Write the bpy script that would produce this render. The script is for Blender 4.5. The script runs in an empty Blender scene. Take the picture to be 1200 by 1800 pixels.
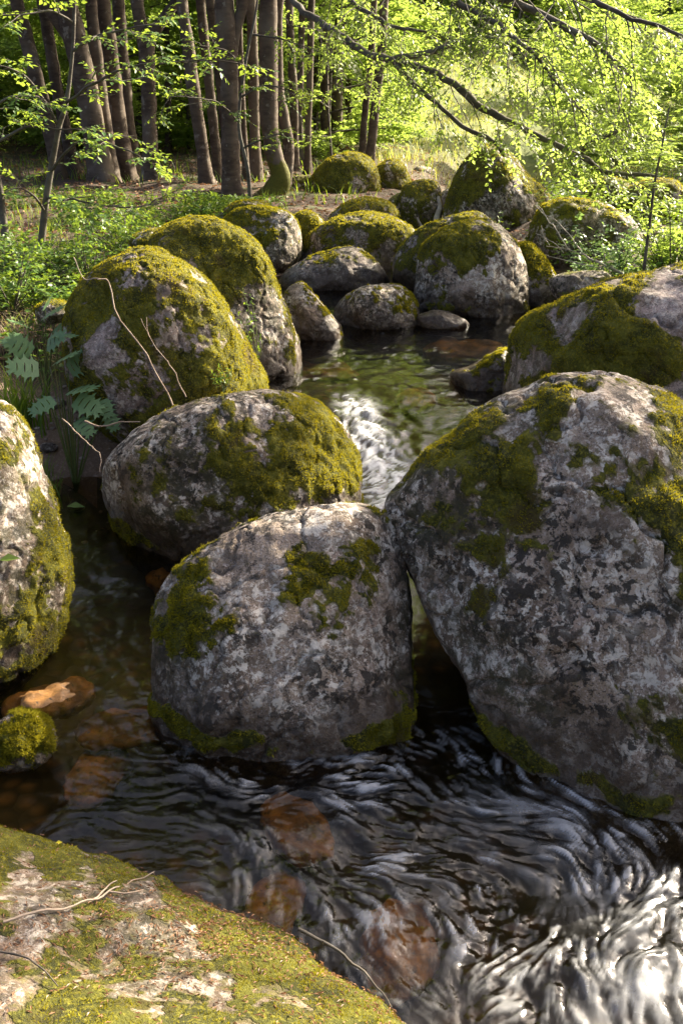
import bpy, math, random
import numpy as np
from mathutils import Vector

R = math.radians
rng = np.random.RandomState(11)
random.seed(5)
SC = bpy.context.scene
COL = SC.collection

# ------------------------------------------------------------------ camera
CAM = np.array([0.0, 0.0, 2.3])
PITCH = R(23.3)
F = 1624.0                       # focal length in photo pixels (1200 x 1800)
cam = bpy.data.cameras.new('camera')
cam.sensor_fit = 'VERTICAL'
cam.sensor_height = 24.0
cam.lens = F / 1800.0 * 24.0
cam.clip_end = 2000.0
cam.clip_start = 0.05
camo = bpy.data.objects.new('camera', cam)
camo.location = CAM
camo.rotation_euler = (R(90) - PITCH, 0, 0)
COL.objects.link(camo)
SC.camera = camo

# ------------------------------------------------------------------ sky and sun
SUN_AZ, SUN_EL = R(52), R(29)
world = bpy.data.worlds.new('World')
SC.world = world
world.use_nodes = True
wn = world.node_tree.nodes
sky = wn.new('ShaderNodeTexSky')
sky.sky_type = 'NISHITA'
sky.sun_disc = False
sky.sun_elevation = SUN_EL
sky.sun_rotation = SUN_AZ
sky.air_density = 0.55
sky.dust_density = 8.0
sky.ozone_density = 0.0
world.node_tree.links.new(sky.outputs[0], wn['Background'].inputs[0])
wn['Background'].inputs[1].default_value = 0.10
sl = bpy.data.lights.new('sun', 'SUN')
sl.energy = 4.8
sl.angle = R(0.6)
sl.color = (1.0, 0.88, 0.68)
so = bpy.data.objects.new('sun', sl)
SUNV = Vector((math.sin(SUN_AZ) * math.cos(SUN_EL), math.cos(SUN_AZ) * math.cos(SUN_EL), math.sin(SUN_EL)))
so.rotation_euler = SUNV.to_track_quat('Z', 'Y').to_euler()
so.location = (12, 10, 12)
COL.objects.link(so)

vs = SC.view_settings
vs.view_transform = 'Standard'
vs.look = 'None'
vs.exposure = 2.2
vs.gamma = 1.0
vs.use_curve_mapping = False
cy = SC.cycles
cy.max_bounces = 7
cy.diffuse_bounces = 4
cy.glossy_bounces = 3
cy.transmission_bounces = 5
cy.transparent_max_bounces = 10
cy.caustics_reflective = False
cy.caustics_refractive = False
cy.sample_clamp_indirect = 6.0
cy.use_denoising = True
try:
    cy.denoiser = 'OPENIMAGEDENOISE'
except Exception:
    pass

# ------------------------------------------------------------------ helpers: photo pixel to place
_fw = np.array([0, math.cos(PITCH), -math.sin(PITCH)])
_up = np.array([0, math.sin(PITCH), math.cos(PITCH)])
_rt = np.array([1.0, 0, 0])


def ray(px, py):
    return _fw + _rt * ((px - 600) / F) + _up * ((900 - py) / F)


def at_d(px, py, d):
    """point at slant distance d (metres) seen at a photo pixel"""
    r = ray(px, py)
    return CAM + r / np.linalg.norm(r) * d


def at_y(px, py, y):
    r = ray(px, py)
    return CAM + r * (y / r[1])


def at_z(px, py, z):
    r = ray(px, py)
    return CAM + r * ((z - CAM[2]) / r[2])


def pix(P):
    Q = P - CAM
    k = Q @ _fw
    k = np.where(np.abs(k) < 1e-3, 1e-3, k)
    return np.stack([600 + F * (Q @ _rt) / k, 900 - F * (Q @ _up) / k, k], 1)


# ------------------------------------------------------------------ helpers: noise
_perm = np.random.RandomState(3).permutation(256)
_perm = np.concatenate([_perm, _perm, _perm])
_grad = np.random.RandomState(4).normal(size=(256, 3))
_grad /= np.linalg.norm(_grad, axis=1)[:, None]


def perlin(P, seed=0.0):
    P = np.asarray(P, float) + seed * 13.717
    i = np.floor(P).astype(int)
    f = P - i
    i &= 255
    u = f * f * f * (f * (f * 6 - 15) + 10)
    out = np.zeros(len(P))
    for a in (0, 1):
        wa = u[:, 0] if a else 1 - u[:, 0]
        for b in (0, 1):
            wb = u[:, 1] if b else 1 - u[:, 1]
            for c in (0, 1):
                wc = u[:, 2] if c else 1 - u[:, 2]
                h = _perm[_perm[_perm[i[:, 0] + a] + i[:, 1] + b] + i[:, 2] + c]
                g = _grad[h]
                out += wa * wb * wc * (g[:, 0] * (f[:, 0] - a) + g[:, 1] * (f[:, 1] - b) + g[:, 2] * (f[:, 2] - c))
    return out * 1.6


def fbm(P, octv=4, seed=0.0, gain=0.5):
    o = np.zeros(len(P))
    a, fr = 1.0, 1.0
    for k in range(octv):
        o += a * perlin(P * fr, seed + k * 1.37)
        a *= gain
        fr *= 2.03
    return o


def sstep(a, b, x):
    t = np.clip((x - a) / (b - a), 0, 1)
    return t * t * (3 - 2 * t)


def spline(pts, n, closed=False):
    P = np.asarray(pts, float)
    m = len(P)
    if closed:
        t = np.linspace(0, m, n, endpoint=False)
    else:
        t = np.linspace(0, m - 1, n)
    i = np.floor(t).astype(int)
    f = (t - i)[:, None]
    if closed:
        g = lambda k: P[k % m]
    else:
        i = np.minimum(i, m - 2)
        f = (t - i)[:, None]
        g = lambda k: P[np.clip(k, 0, m - 1)]
    p0, p1, p2, p3 = g(i - 1), g(i), g(i + 1), g(i + 2)
    return 0.5 * (2 * p1 + (p2 - p0) * f + (2 * p0 - 5 * p1 + 4 * p2 - p3) * f ** 2 + (3 * p1 - p0 - 3 * p2 + p3) * f ** 3)


# ------------------------------------------------------------------ helpers: objects
def tag(o, label=None, cat=None, group=None, kind=None):
    if label:
        o['label'] = label
    if cat:
        o['category'] = cat
    if group:
        o['group'] = group
    if kind:
        o['kind'] = kind
    return o


def mesh_data(name, V, Fs, mat, smooth=True, attrs=None):
    V = np.asarray(V, np.float32)
    me = bpy.data.meshes.new(name)
    me.vertices.add(len(V))
    me.vertices.foreach_set('co', V.ravel())
    Fs = Fs if isinstance(Fs, list) else [Fs]
    Fs = [np.asarray(f, np.int32) for f in Fs if len(f)]
    nl = sum(f.size for f in Fs)
    nf = sum(len(f) for f in Fs)
    me.loops.add(nl)
    me.loops.foreach_set('vertex_index', np.concatenate([f.ravel() for f in Fs]))
    me.polygons.add(nf)
    tot = np.concatenate([np.full(len(f), f.shape[1], np.int32) for f in Fs])
    st = np.concatenate([[0], np.cumsum(tot)[:-1]]).astype(np.int32)
    me.polygons.foreach_set('loop_start', st)
    me.polygons.foreach_set('loop_total', tot)
    me.polygons.foreach_set('use_smooth', np.full(nf, smooth, bool))
    me.update(calc_edges=True)
    if attrs:
        for k, v in attrs.items():
            a = me.attributes.new(k, 'FLOAT', 'POINT')
            a.data.foreach_set('value', np.asarray(v, np.float32))
    if mat:
        me.materials.append(mat)
    return me


def mk(name, V, Fs, mat, origin=None, parent=None, smooth=True, attrs=None):
    """one mesh object; V in world metres, stored relative to origin"""
    V = np.asarray(V, float)
    if origin is None:
        origin = np.array([V[:, 0].mean(), V[:, 1].mean(), V[:, 2].min()])
    origin = np.asarray(origin, float)
    o = bpy.data.objects.new(name, mesh_data(name, V - origin, Fs, mat, smooth, attrs))
    COL.objects.link(o)
    if parent is not None:
        o.parent = parent
        p = np.array(parent.location)
        q = parent.parent
        while q is not None:
            p = p + np.array(q.location)
            q = q.parent
        o.location = origin - p
    else:
        o.location = origin
    return o


def empty(name, loc):
    o = bpy.data.objects.new(name, None)
    o.location = loc
    o.empty_display_size = 0.2
    COL.objects.link(o)
    return o


class Bag:
    """collects vertices, faces and attributes of one mesh"""
    def __init__(s):
        s.V, s.T, s.Q, s.A, s.n = [], [], [], [], 0

    def add(s, V, T=None, Q=None, a=None):
        V = np.asarray(V, float)
        s.V.append(V)
        if T is not None and len(T):
            s.T.append(np.asarray(T) + s.n)
        if Q is not None and len(Q):
            s.Q.append(np.asarray(Q) + s.n)
        s.A.append(np.zeros(len(V)) if a is None else np.broadcast_to(a, (len(V),)))
        s.n += len(V)

    def build(s, name, mat, origin=None, parent=None, smooth=True):
        fs = []
        if s.T:
            fs.append(np.concatenate(s.T))
        if s.Q:
            fs.append(np.concatenate(s.Q))
        return mk(name, np.concatenate(s.V), fs, mat, origin, parent, smooth, {'rnd': np.concatenate(s.A)})


def tube(path, radii, sides=8, rough=0.0, seed=0.0, cap=True):
    P = np.asarray(path, float)
    n = len(P)
    rad = np.asarray(radii, float)
    T = np.gradient(P, axis=0)
    T /= np.linalg.norm(T, axis=1)[:, None] + 1e-9
    ref = np.array([0.13, 1.0, 0.21]) if abs(T[:, 1].mean()) < 0.8 else np.array([1.0, 0.1, 0.2])
    A = np.cross(T, ref)
    A /= np.linalg.norm(A, axis=1)[:, None]
    B = np.cross(T, A)
    th = np.linspace(0, 2 * math.pi, sides, endpoint=False)
    ring = A[:, None, :] * np.cos(th)[None, :, None] + B[:, None, :] * np.sin(th)[None, :, None]
    rr = np.repeat(rad[:, None], sides, 1)
    if rough:
        q = (P[:, None, :] + ring * rad[:, None, None]).reshape(-1, 3)
        rr = rr * (1 + rough * fbm(q * 3.0, 3, seed).reshape(n, sides))
    V = (P[:, None, :] + ring * rr[:, :, None]).reshape(-1, 3)
    i = np.arange(n - 1)[:, None] * sides
    j = np.arange(sides)[None, :]
    k = (j + 1) % sides
    Q = np.stack([i + j, i + k, i + sides + k, i + sides + j], -1).reshape(-1, 4)
    return V, Q


# ------------------------------------------------------------------ materials
class NT:
    def __init__(s, name):
        s.m = bpy.data.materials.new(name)
        s.m.use_nodes = True
        s.t = s.m.node_tree
        s.t.nodes.clear()
        s.out = s.t.nodes.new('ShaderNodeOutputMaterial')

    def n(s, kind, **kw):
        nd = s.t.nodes.new(kind)
        for k, v in kw.items():
            if k.startswith('_'):
                setattr(nd, k[1:], v)
            else:
                key = int(k[1:]) if k[0] == 'i' and k[1:].isdigit() else k
                sock = nd.inputs[key]
                if hasattr(v, 'links') or isinstance(v, bpy.types.NodeSocket):
                    s.t.links.new(v, sock)
                else:
                    sock.default_value = v
        return nd

    def noise(s, vec, scale, detail=4.0, rough=0.55, dist=0.0):
        nd = s.n('ShaderNodeTexNoise', i0=vec) if vec is not None else s.n('ShaderNodeTexNoise')
        nd.inputs['Scale'].default_value = scale
        nd.inputs['Detail'].default_value = detail
        nd.inputs['Roughness'].default_value = rough
        nd.inputs['Distortion'].default_value = dist
        return nd.outputs[0]

    def math(s, op, a, b=0.0, clamp=False):
        return s.n('ShaderNodeMath', _operation=op, _use_clamp=clamp, i0=a, i1=b).outputs[0]

    def step(s, v, lo, hi):
        nd = s.n('ShaderNodeMapRange', _interpolation_type='SMOOTHSTEP', i0=v, i1=lo, i2=hi, i3=0.0, i4=1.0)
        return nd.outputs[0]

    def mix(s, f, a, b, blend='MIX'):
        nd = s.t.nodes.new('ShaderNodeMix')
        nd.data_type = 'RGBA'
        nd.blend_type = blend
        for idx, v in ((0, f), (6, a), (7, b)):
            if isinstance(v, bpy.types.NodeSocket):
                s.t.links.new(v, nd.inputs[idx])
            elif idx == 0:
                nd.inputs[0].default_value = v
            else:
                nd.inputs[idx].default_value = (*v, 1.0)
        return nd.outputs[2]

    def mixf(s, f, a, b):
        nd = s.t.nodes.new('ShaderNodeMix')
        nd.data_type = 'FLOAT'
        for idx, v in ((0, f), (2, a), (3, b)):
            if isinstance(v, bpy.types.NodeSocket):
                s.t.links.new(v, nd.inputs[idx])
            else:
                nd.inputs[idx].default_value = v
        return nd.outputs[0]

    def attr(s, name):
        return s.n('ShaderNodeAttribute', _attribute_name=name).outputs['Fac']

    def coords(s):
        tc = s.n('ShaderNodeTexCoord').outputs['Object']
        rd = s.n('ShaderNodeObjectInfo').outputs['Random']
        off = s.math('MULTIPLY', rd, 37.0)
        return s.n('ShaderNodeVectorMath', _operation='ADD', i0=tc, i1=off).outputs[0]

    def surf(s, sh):
        s.t.links.new(sh, s.out.inputs['Surface'])
        return s.m


def rock_material(name, c1, c2, pale=1.0, dark=1.0, pink=(0.29, 0.218, 0.172)):
    t = NT(name)
    co = t.coords()
    n1 = t.noise(co, 2.3, 5, 0.6)
    n2 = t.noise(co, 95.0, 3, 0.7)
    base = t.mix(t.step(n1, 0.35, 0.65), c1, c2)
    base = t.mix(t.step(t.noise(co, 5.0, 4), 0.5, 0.75), base, pink)
    base = t.mix(t.step(n2, 0.50, 0.72), base, (0.46, 0.41, 0.38))
    base = t.mix(t.step(t.noise(co, 130.0, 2, 0.6), 0.56, 0.68), base, (0.055, 0.045, 0.042))
    # brown weathering film
    film = t.math('MULTIPLY', t.step(t.noise(co, 3.1, 6, 0.65, 0.6), 0.44, 0.60), 0.72)
    base = t.mix(film, base, (0.080, 0.053, 0.034))
    dzone = t.step(t.noise(co, 1.25, 3, 0.5), 0.44, 0.60)
    # pale crust lichen in irregular islands
    li = t.math('MULTIPLY', t.step(t.noise(co, 3.4, 4, 0.6), 0.38, 0.52), 1.0)
    li2 = t.math('MAXIMUM', t.step(t.noise(co, 19.0, 7, 0.70, 0.5), 0.508, 0.555), t.math('MULTIPLY', t.step(t.noise(co, 47.0, 5, 0.7), 0.55, 0.60), 0.8))
    lich = t.math('MULTIPLY', t.math('MULTIPLY', li, li2), 0.85 * pale)
    base = t.mix(lich, base, t.mix(t.noise(co, 60, 2), (0.50, 0.46, 0.39), (0.74, 0.69, 0.60)))
    # black crust lichen, small spots and clumps
    dk = t.step(t.noise(co, 2.1, 4, 0.6), 0.42, 0.58)
    dk2 = t.math('MAXIMUM', t.step(t.noise(co, 23.0, 6, 0.66, 0.3), 0.505, 0.555), t.math('MULTIPLY', t.step(t.noise(co, 9.0, 7, 0.7, 0.6), 0.53, 0.60), 0.85))
    dark_ = t.math('MULTIPLY', t.math('MULTIPLY', t.math('ADD', t.math('MULTIPLY', dk, 0.75), 0.25), dk2), 0.93 * dark)
    base = t.mix(dark_, base, (0.016, 0.014, 0.011))
    # thin dark moss and algae film over whole zones, broken by grain
    df = t.math('MULTIPLY', dzone, t.step(t.noise(co, 15.0, 8, 0.74, 0.3), 0.44, 0.56))
    base = t.mix(t.math('MULTIPLY', df, 0.88 * dark), base, t.mix(t.noise(co, 40, 3), (0.014, 0.012, 0.007), (0.050, 0.046, 0.016)))
    # wet band at the waterline
    wet = t.attr('wet')
    base = t.mix(t.math('MULTIPLY', wet, 0.80), base, (0.034, 0.021, 0.012))
    # moss cushions and thin moss film
    mo = t.attr('moss')
    mn = t.noise(co, 26.0, 5, 0.65)
    mo2 = t.math('ADD', mo, t.math('MULTIPLY', t.math('SUBTRACT', mn, 0.5), 1.5))
    mf = t.step(mo2, 0.40, 0.56)
    mg = t.mix(t.step(t.noise(co, 7.0, 4), 0.35, 0.68), (0.034, 0.038, 0.006), (0.125, 0.125, 0.012))
    mg = t.mix(t.step(t.noise(co, 70.0, 3), 0.45, 0.75), mg, (0.22, 0.205, 0.022))
    mg = t.mix(t.math('MULTIPLY', t.step(t.noise(co, 4.0, 5), 0.55, 0.70), 0.75), mg, (0.060, 0.038, 0.012))
    thin = t.math('MULTIPLY', t.step(t.math('ADD', mo, t.math('MULTIPLY', t.math('SUBTRACT', t.noise(co, 48.0, 5, 0.72), 0.5), 1.7)), 0.12, 0.45), 0.72)
    base = t.mix(thin, base, t.mix(t.noise(co, 33, 4), (0.040, 0.036, 0.010), (0.135, 0.118, 0.022)))
    col = t.mix(mf, base, mg)
    rough = t.mixf(wet, 0.82, 0.28)
    rough = t.mixf(mf, rough, 0.95)
    h = t.math('ADD', t.math('MULTIPLY', t.noise(co, 55.0, 5, 0.7), 0.55), t.math('MULTIPLY', n2, 0.22))
    h = t.math('ADD', h, t.math('MULTIPLY', dark_, 0.25))
    h = t.math('ADD', h, t.math('MULTIPLY', t.math('MULTIPLY', t.noise(co, 120.0, 4, 0.75), mf), 1.6))
    bp = t.n('ShaderNodeBump', Strength=0.9, Distance=0.014, Height=h)
    p = t.n('ShaderNodeBsdfPrincipled', **{'Base Color': col, 'Roughness': rough, 'Normal': bp.outputs[0]})
    p.inputs['Specular IOR Level'].default_value = 0.35
    return t.surf(p.outputs[0])


M_ROCK = rock_material('granite_with_lichen', (0.340, 0.272, 0.205), (0.210, 0.156, 0.110))
M_ROCK_CLEAN = rock_material('granite_with_moss', (0.325, 0.252, 0.222), (0.235, 0.178, 0.155), 0.45, 0.6)
M_ROCK_NEAR = rock_material('weathered_granite', (0.235, 0.175, 0.125), (0.13, 0.09, 0.06), 0.5, 0.9, (0.25, 0.165, 0.125))
M_ROCK_DARK = rock_material('granite_damp', (0.215, 0.172, 0.148), (0.13, 0.098, 0.082), 0.55, 0.8, (0.19, 0.14, 0.125))


def leafy(name, c1, c2, trans, tw=0.5, gloss=0.35, rough=0.45):
    t = NT(name)
    rd = t.attr('rnd')
    ob = t.n('ShaderNodeObjectInfo').outputs['Random']
    col = t.mix(rd, c1, c2)
    p = t.n('ShaderNodeBsdfPrincipled', **{'Base Color': col, 'Roughness': rough})
    p.inputs['Specular IOR Level'].default_value = gloss
    tc = t.mix(rd, trans, tuple(v * 0.6 for v in trans))
    tr = t.n('ShaderNodeBsdfTranslucent', Color=tc)
    mx = t.n('ShaderNodeMixShader', i0=tw, i1=p.outputs[0], i2=tr.outputs[0])
    return t.surf(mx.outputs[0])


M_MOSS = leafy('moss_shoots', (0.048, 0.056, 0.006), (0.33, 0.30, 0.022), (0.46, 0.40, 0.02), 0.38, 0.1, 0.9)
M_LEAF = leafy('beech_leaf', (0.085, 0.145, 0.025), (0.14, 0.19, 0.035), (0.46, 0.62, 0.10), 0.58)
M_LEAF_NEAR = leafy('young_beech_leaf', (0.065, 0.15, 0.045), (0.12, 0.21, 0.06), (0.34, 0.46, 0.05), 0.5)
M_HERB = leafy('herb_leaf', (0.060, 0.15, 0.022), (0.12, 0.19, 0.035), (0.25, 0.36, 0.03), 0.4)
M_PALE = leafy('pale_herb_leaf', (0.10, 0.19, 0.085), (0.15, 0.25, 0.11), (0.22, 0.34, 0.08), 0.35)
M_GRASS = leafy('grass_blade', (0.060, 0.15, 0.018), (0.16, 0.25, 0.03), (0.34, 0.46, 0.03), 0.5)
M_MEADOW = leafy('meadow_grass', (0.12, 0.17, 0.04), (0.20, 0.25, 0.06), (0.50, 0.50, 0.09), 0.48)
M_STRAW = leafy('dry_grass', (0.25, 0.19, 0.11), (0.38, 0.30, 0.18), (0.3, 0.2, 0.1), 0.3)
M_NEEDLE = leafy('spruce_needles', (0.022, 0.050, 0.020), (0.050, 0.085, 0.030), (0.06, 0.09, 0.02), 0.25)
M_LITTER = leafy('dead_beech_leaf', (0.17, 0.085, 0.042), (0.33, 0.19, 0.11), (0.25, 0.11, 0.04), 0.25)


def bark_material(name, c1, c2, c3, moss=True):
    t = NT(name)
    co = t.coords()
    mp = t.n('ShaderNodeMapping', i0=co)
    mp.inputs['Scale'].default_value = (1.0, 1.0, 3.2)
    n1 = t.noise(mp.outputs[0], 4.0, 6, 0.65)
    n2 = t.noise(co, 1.4, 4)
    col = t.mix(t.step(n1, 0.35, 0.65), c1, c2)
    col = t.mix(t.step(n2, 0.45, 0.7), col, c3)
    col = t.mix(t.math('MULTIPLY', t.step(t.noise(co, 9.0, 5), 0.59, 0.68), 0.6), col, (0.22, 0.20, 0.165))
    if moss:
        mf = t.step(t.math('ADD', t.attr('rnd'), t.math('MULTIPLY', t.math('SUBTRACT', t.noise(co, 9.0, 5), 0.5), 0.9)), 0.42, 0.6)
        col = t.mix(mf, col, t.mix(t.noise(co, 30, 3), (0.04, 0.05, 0.008), (0.12, 0.11, 0.015)))
    bp = t.n('ShaderNodeBump', Strength=0.6, Distance=0.02, Height=n1)
    p = t.n('ShaderNodeBsdfPrincipled', **{'Base Color': col, 'Roughness': 0.85, 'Normal': bp.outputs[0]})
    p.inputs['Specular IOR Level'].default_value = 0.25
    return t.surf(p.outputs[0])


M_BARK = bark_material('beech_bark', (0.095, 0.070, 0.050), (0.048, 0.034, 0.024), (0.13, 0.105, 0.08))
M_BARK_DARK = bark_material('limb_bark', (0.10, 0.088, 0.072), (0.055, 0.045, 0.036), (0.13, 0.12, 0.10))
M_TWIG = bark_material('dry_twig', (0.26, 0.20, 0.15), (0.17, 0.12, 0.085), (0.33, 0.27, 0.21), False)
M_DEAD = bark_material('bleached_wood', (0.42, 0.37, 0.32), (0.28, 0.24, 0.20), (0.48, 0.44, 0.40), False)
M_STEM = bark_material('green_stem', (0.10, 0.14, 0.035), (0.08, 0.11, 0.03), (0.15, 0.13, 0.05), False)

# ground: forest earth, litter and greener meadow further off
t = NT('forest_floor')
co = t.n('ShaderNodeTexCoord').outputs['Object']
n1 = t.noise(co, 1.6, 6, 0.65)
n2 = t.noise(co, 14.0, 6, 0.7)
n3 = t.noise(co, 55.0, 4, 0.7)
col = t.mix(t.step(n2, 0.35, 0.7), (0.034, 0.022, 0.014), (0.095, 0.060, 0.036))
col = t.mix(t.step(n3, 0.54, 0.68), col, (0.19, 0.105, 0.058))
col = t.mix(t.math('MULTIPLY', t.step(n1, 0.50, 0.62), t.step(n2, 0.3, 0.55)), col, (0.06, 0.075, 0.014))
col = t.mix(t.attr('meadow'), col, t.mix(t.step(t.noise(co, 0.6, 5), 0.4, 0.65), (0.10, 0.13, 0.022), (0.19, 0.20, 0.045)))
sandc = t.mix(t.step(n3, 0.45, 0.7), (0.20, 0.135, 0.092), (0.31, 0.22, 0.16))
col = t.mix(t.attr('sand'), col, sandc)
bp = t.n('ShaderNodeBump', Strength=0.8, Distance=0.03, Height=t.math('ADD', n2, t.math('MULTIPLY', n3, 0.5)))
p = t.n('ShaderNodeBsdfPrincipled', **{'Base Color': col, 'Roughness': 0.9, 'Normal': bp.outputs[0]})
M_GROUND = t.surf(p.outputs[0])

# stained stones under water
t = NT('iron_stained_stone')
co = t.coords()
col = t.mix(t.step(t.noise(co, 6.0, 6, 0.65), 0.35, 0.68), (0.085, 0.045, 0.015), (0.42, 0.205, 0.055))
col = t.mix(t.step(t.noise(co, 30.0, 4, 0.6), 0.55, 0.7), col, (0.05, 0.030, 0.012))
bp = t.n('ShaderNodeBump', Strength=0.5, Distance=0.01, Height=t.noise(co, 40.0, 4))
p = t.n('ShaderNodeBsdfPrincipled', **{'Base Color': col, 'Roughness': 0.6, 'Normal': bp.outputs[0]})
M_STAIN = t.surf(p.outputs[0])

# stream bed: dark algae and brown gravel
t = NT('stream_gravel')
co = t.n('ShaderNodeTexCoord').outputs['Object']
vo = t.n('ShaderNodeTexVoronoi', i0=co)
vo.inputs['Scale'].default_value = 11.0
col = t.mix(t.step(t.noise(co, 2.6, 5, 0.6), 0.42, 0.66), (0.030, 0.022, 0.010), (0.17, 0.100, 0.038))
col = t.mix(t.step(vo.outputs[0], 0.1, 0.6), col, (0.035, 0.030, 0.012))
col = t.mix(t.math('MULTIPLY', t.step(t.noise(co, 1.7, 4), 0.50, 0.62), 0.6), col, (0.055, 0.062, 0.014))
bp = t.n('ShaderNodeBump', Strength=0.8, Distance=0.03, Height=vo.outputs[0])
p = t.n('ShaderNodeBsdfPrincipled', **{'Base Color': col, 'Roughness': 0.7, 'Normal': bp.outputs[0]})
M_BED = t.surf(p.outputs[0])

# water: fresnel mirror over a clear, peat-tinted body, white where it is aerated and where sky-reflection streaks are painted
t = NT('stream_water')
co = t.n('ShaderNodeTexCoord').outputs['Object']
fo = t.attr('foam_and_sheen')
bp = t.n('ShaderNodeBump', Strength=0.25, Distance=0.006, Height=t.noise(co, 46.0, 3, 0.6, 0.8))
fr = t.n('ShaderNodeFresnel', Normal=bp.outputs[0])
fr.inputs['IOR'].default_value = 1.40
gl = t.n('ShaderNodeBsdfGlossy', Normal=bp.outputs[0])
gl.inputs['Roughness'].default_value = 0.10
gl.inputs['Color'].default_value = (1, 1, 1, 1)
trn = t.n('ShaderNodeBsdfTransparent')
trn.inputs['Color'].default_value = (0.78, 0.67, 0.44, 1)
body = t.n('ShaderNodeMixShader', i0=fr.outputs[0], i1=trn.outputs[0], i2=gl.outputs[0])
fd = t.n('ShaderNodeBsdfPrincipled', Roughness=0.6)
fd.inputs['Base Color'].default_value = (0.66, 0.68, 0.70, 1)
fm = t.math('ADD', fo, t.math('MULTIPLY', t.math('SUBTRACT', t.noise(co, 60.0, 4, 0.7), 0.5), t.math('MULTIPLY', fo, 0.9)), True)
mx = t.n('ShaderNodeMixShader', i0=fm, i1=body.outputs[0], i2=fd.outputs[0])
M_WATER = t.surf(mx.outputs[0])

# ------------------------------------------------------------------ the lie of the land
XL = np.array([[-4, -1.6], [0, -1.6], [1.0, -2.2], [2.0, -3.4], [3.2, -3.6], [4.0, -2.9], [4.8, -2.5], [5.4, -2.3], [5.75, -1.9], [6.0, -1.1],
               [6.6, -0.75], [7.3, -0.7], [8.2, -0.75], [9.5, -1.1], [11, -1.0], [12.5, -0.2], [14, 0.4], [20, 2.2], [40, 8]])
XR = np.array([[-4, 5.0], [0, 4.5], [2.0, 3.6], [3.0, 2.8], [4.0, 1.9], [5.5, 1.7], [7.0, 1.75], [8.5, 2.1], [9.5, 2.6], [10.5, 2.8], [12, 2.4], [14, 2.0], [20, 3.6], [40, 9.4]])
ZW = np.array([[-4, -0.04], [2.4, 0.0], [4.2, 0.015], [4.8, 0.07], [5.4, 0.16], [6.0, 0.25], [6.6, 0.30], [9.0, 0.33], [9.5, 0.38], [10.4, 0.45], [14, 0.56], [20, 0.74], [40, 1.7]])


def zwat(x, y):
    z = np.interp(y, ZW[:, 0], ZW[:, 1])
    lf = sstep(-0.55, -1.05, x) * sstep(6.6, 6.1, y)
    return z * (1 - lf) + lf * np.minimum(z, 0.045)


def ground_z(x, y):
    x = np.asarray(x, float)
    y = np.asarray(y, float)
    xl = np.interp(y, XL[:, 0], XL[:, 1])
    xr = np.interp(y, XR[:, 0], XR[:, 1])
    yy = np.clip(y, -4, None)
    base = np.interp(yy, ZW[:, 0], ZW[:, 1])
    base = base + np.clip(y - 40, 0, 25) * 0.06
    s = np.maximum(xl - x, x - xr)                # > 0 on the banks
    left = x < (xl + xr) / 2
    bank = 0.30 * sstep(0.0, 0.9, s) + 0.022 * np.clip(s - 0.5, 0, 40)
    mud = sstep(0.9, 0.2, np.abs(x + 1.95)) * sstep(1.2, 0.5, np.abs(y - 6.1))
    bank = bank * (1 - 0.75 * mud)
    bank = np.where(left, bank * 1.12, bank * 0.95)
    chan = -0.34 * sstep(0.0, -0.45, s)
    z = base + np.where(s > 0, bank, chan)
    lfz = sstep(-0.55, -1.05, x) * sstep(7.0, 6.0, y) * sstep(0.8, 0.1, s)
    z = z - lfz * np.clip(base - 0.045, 0, 1)
    z = z + sstep(22, 62, y) * 3.4 * sstep(-3, 3, x - 0.02 * y)
    # far valley side, higher to the right
    dd = np.hypot(x * 0.6, y)
    z = z + sstep(58, 150, dd) * (26 + 10 * np.sin(x * 0.02)) * (y > 0)
    P = np.stack([x, y, np.zeros_like(x)], -1).reshape(-1, 3)
    amp = np.clip(s, 0, 1) * 0.10 + 0.02
    z = z + (amp.ravel() * fbm(P * 0.55, 4, 3.1)).reshape(x.shape) + (fbm(P * 2.3, 3, 8.0) * 0.02).reshape(x.shape) * (s > 0)
    return z


def gz(x, y):
    return float(ground_z(np.array([x]), np.array([y]))[0])


def sheet(xs, ys):
    X, Y = np.meshgrid(xs, ys)
    nx, ny = len(xs), len(ys)
    i = np.arange(ny - 1)[:, None] * nx + np.arange(nx - 1)[None, :]
    Q = np.stack([i, i + 1, i + nx + 1, i + nx], -1).reshape(-1, 4)
    return X.ravel(), Y.ravel(), Q


def graded(lo, fine_lo, fine_hi, hi, step, grow=1.16):
    a = list(np.arange(fine_lo, fine_hi, step))
    s, v = step, a[-1]
    while v < hi:
        s *= grow
        v += s
        a.append(v)
    s, v = step, a[0]
    while v > lo:
        s *= grow
        v -= s
        a.insert(0, v)
    return np.array(a)


gx, gy, gq = sheet(graded(-420, -5.5, 5.5, 420, 0.07), graded(-60, -1, 16, 700, 0.075))
gzv = ground_z(gx, gy)
xlv = np.interp(gy, XL[:, 0], XL[:, 1])
xrv = np.interp(gy, XR[:, 0], XR[:, 1])
meadow = np.maximum(sstep(19, 30, gy) * sstep(-2.0, 3.0, gx + 0.12 * (gy - 20) * 0), 0) * 1.0
sand = sstep(1.0, 0.3, np.abs(gx + 1.9)) * sstep(0.9, 0.3, np.abs(gy - 6.0))
inch = ((gx > xlv - 0.02) & (gx < xrv + 0.02) & (gy < 15))
keep_bank = ~inch[gq].all(1)
ground = mk('ground', np.stack([gx, gy, gzv], 1), gq[keep_bank], M_GROUND, (0, 0, 0), attrs={'meadow': meadow, 'sand': sand})
tag(ground, 'brown forest floor rising from the stream to a sunlit meadow', kind='structure')
used = np.unique(gq[~keep_bank])
remap = -np.ones(len(gx), int)
remap[used] = np.arange(len(used))
bedz = gzv[used] + 0.03 * fbm(np.stack([gx, gy, gzv], 1)[used] * 6.0, 3, 2.0)
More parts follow.
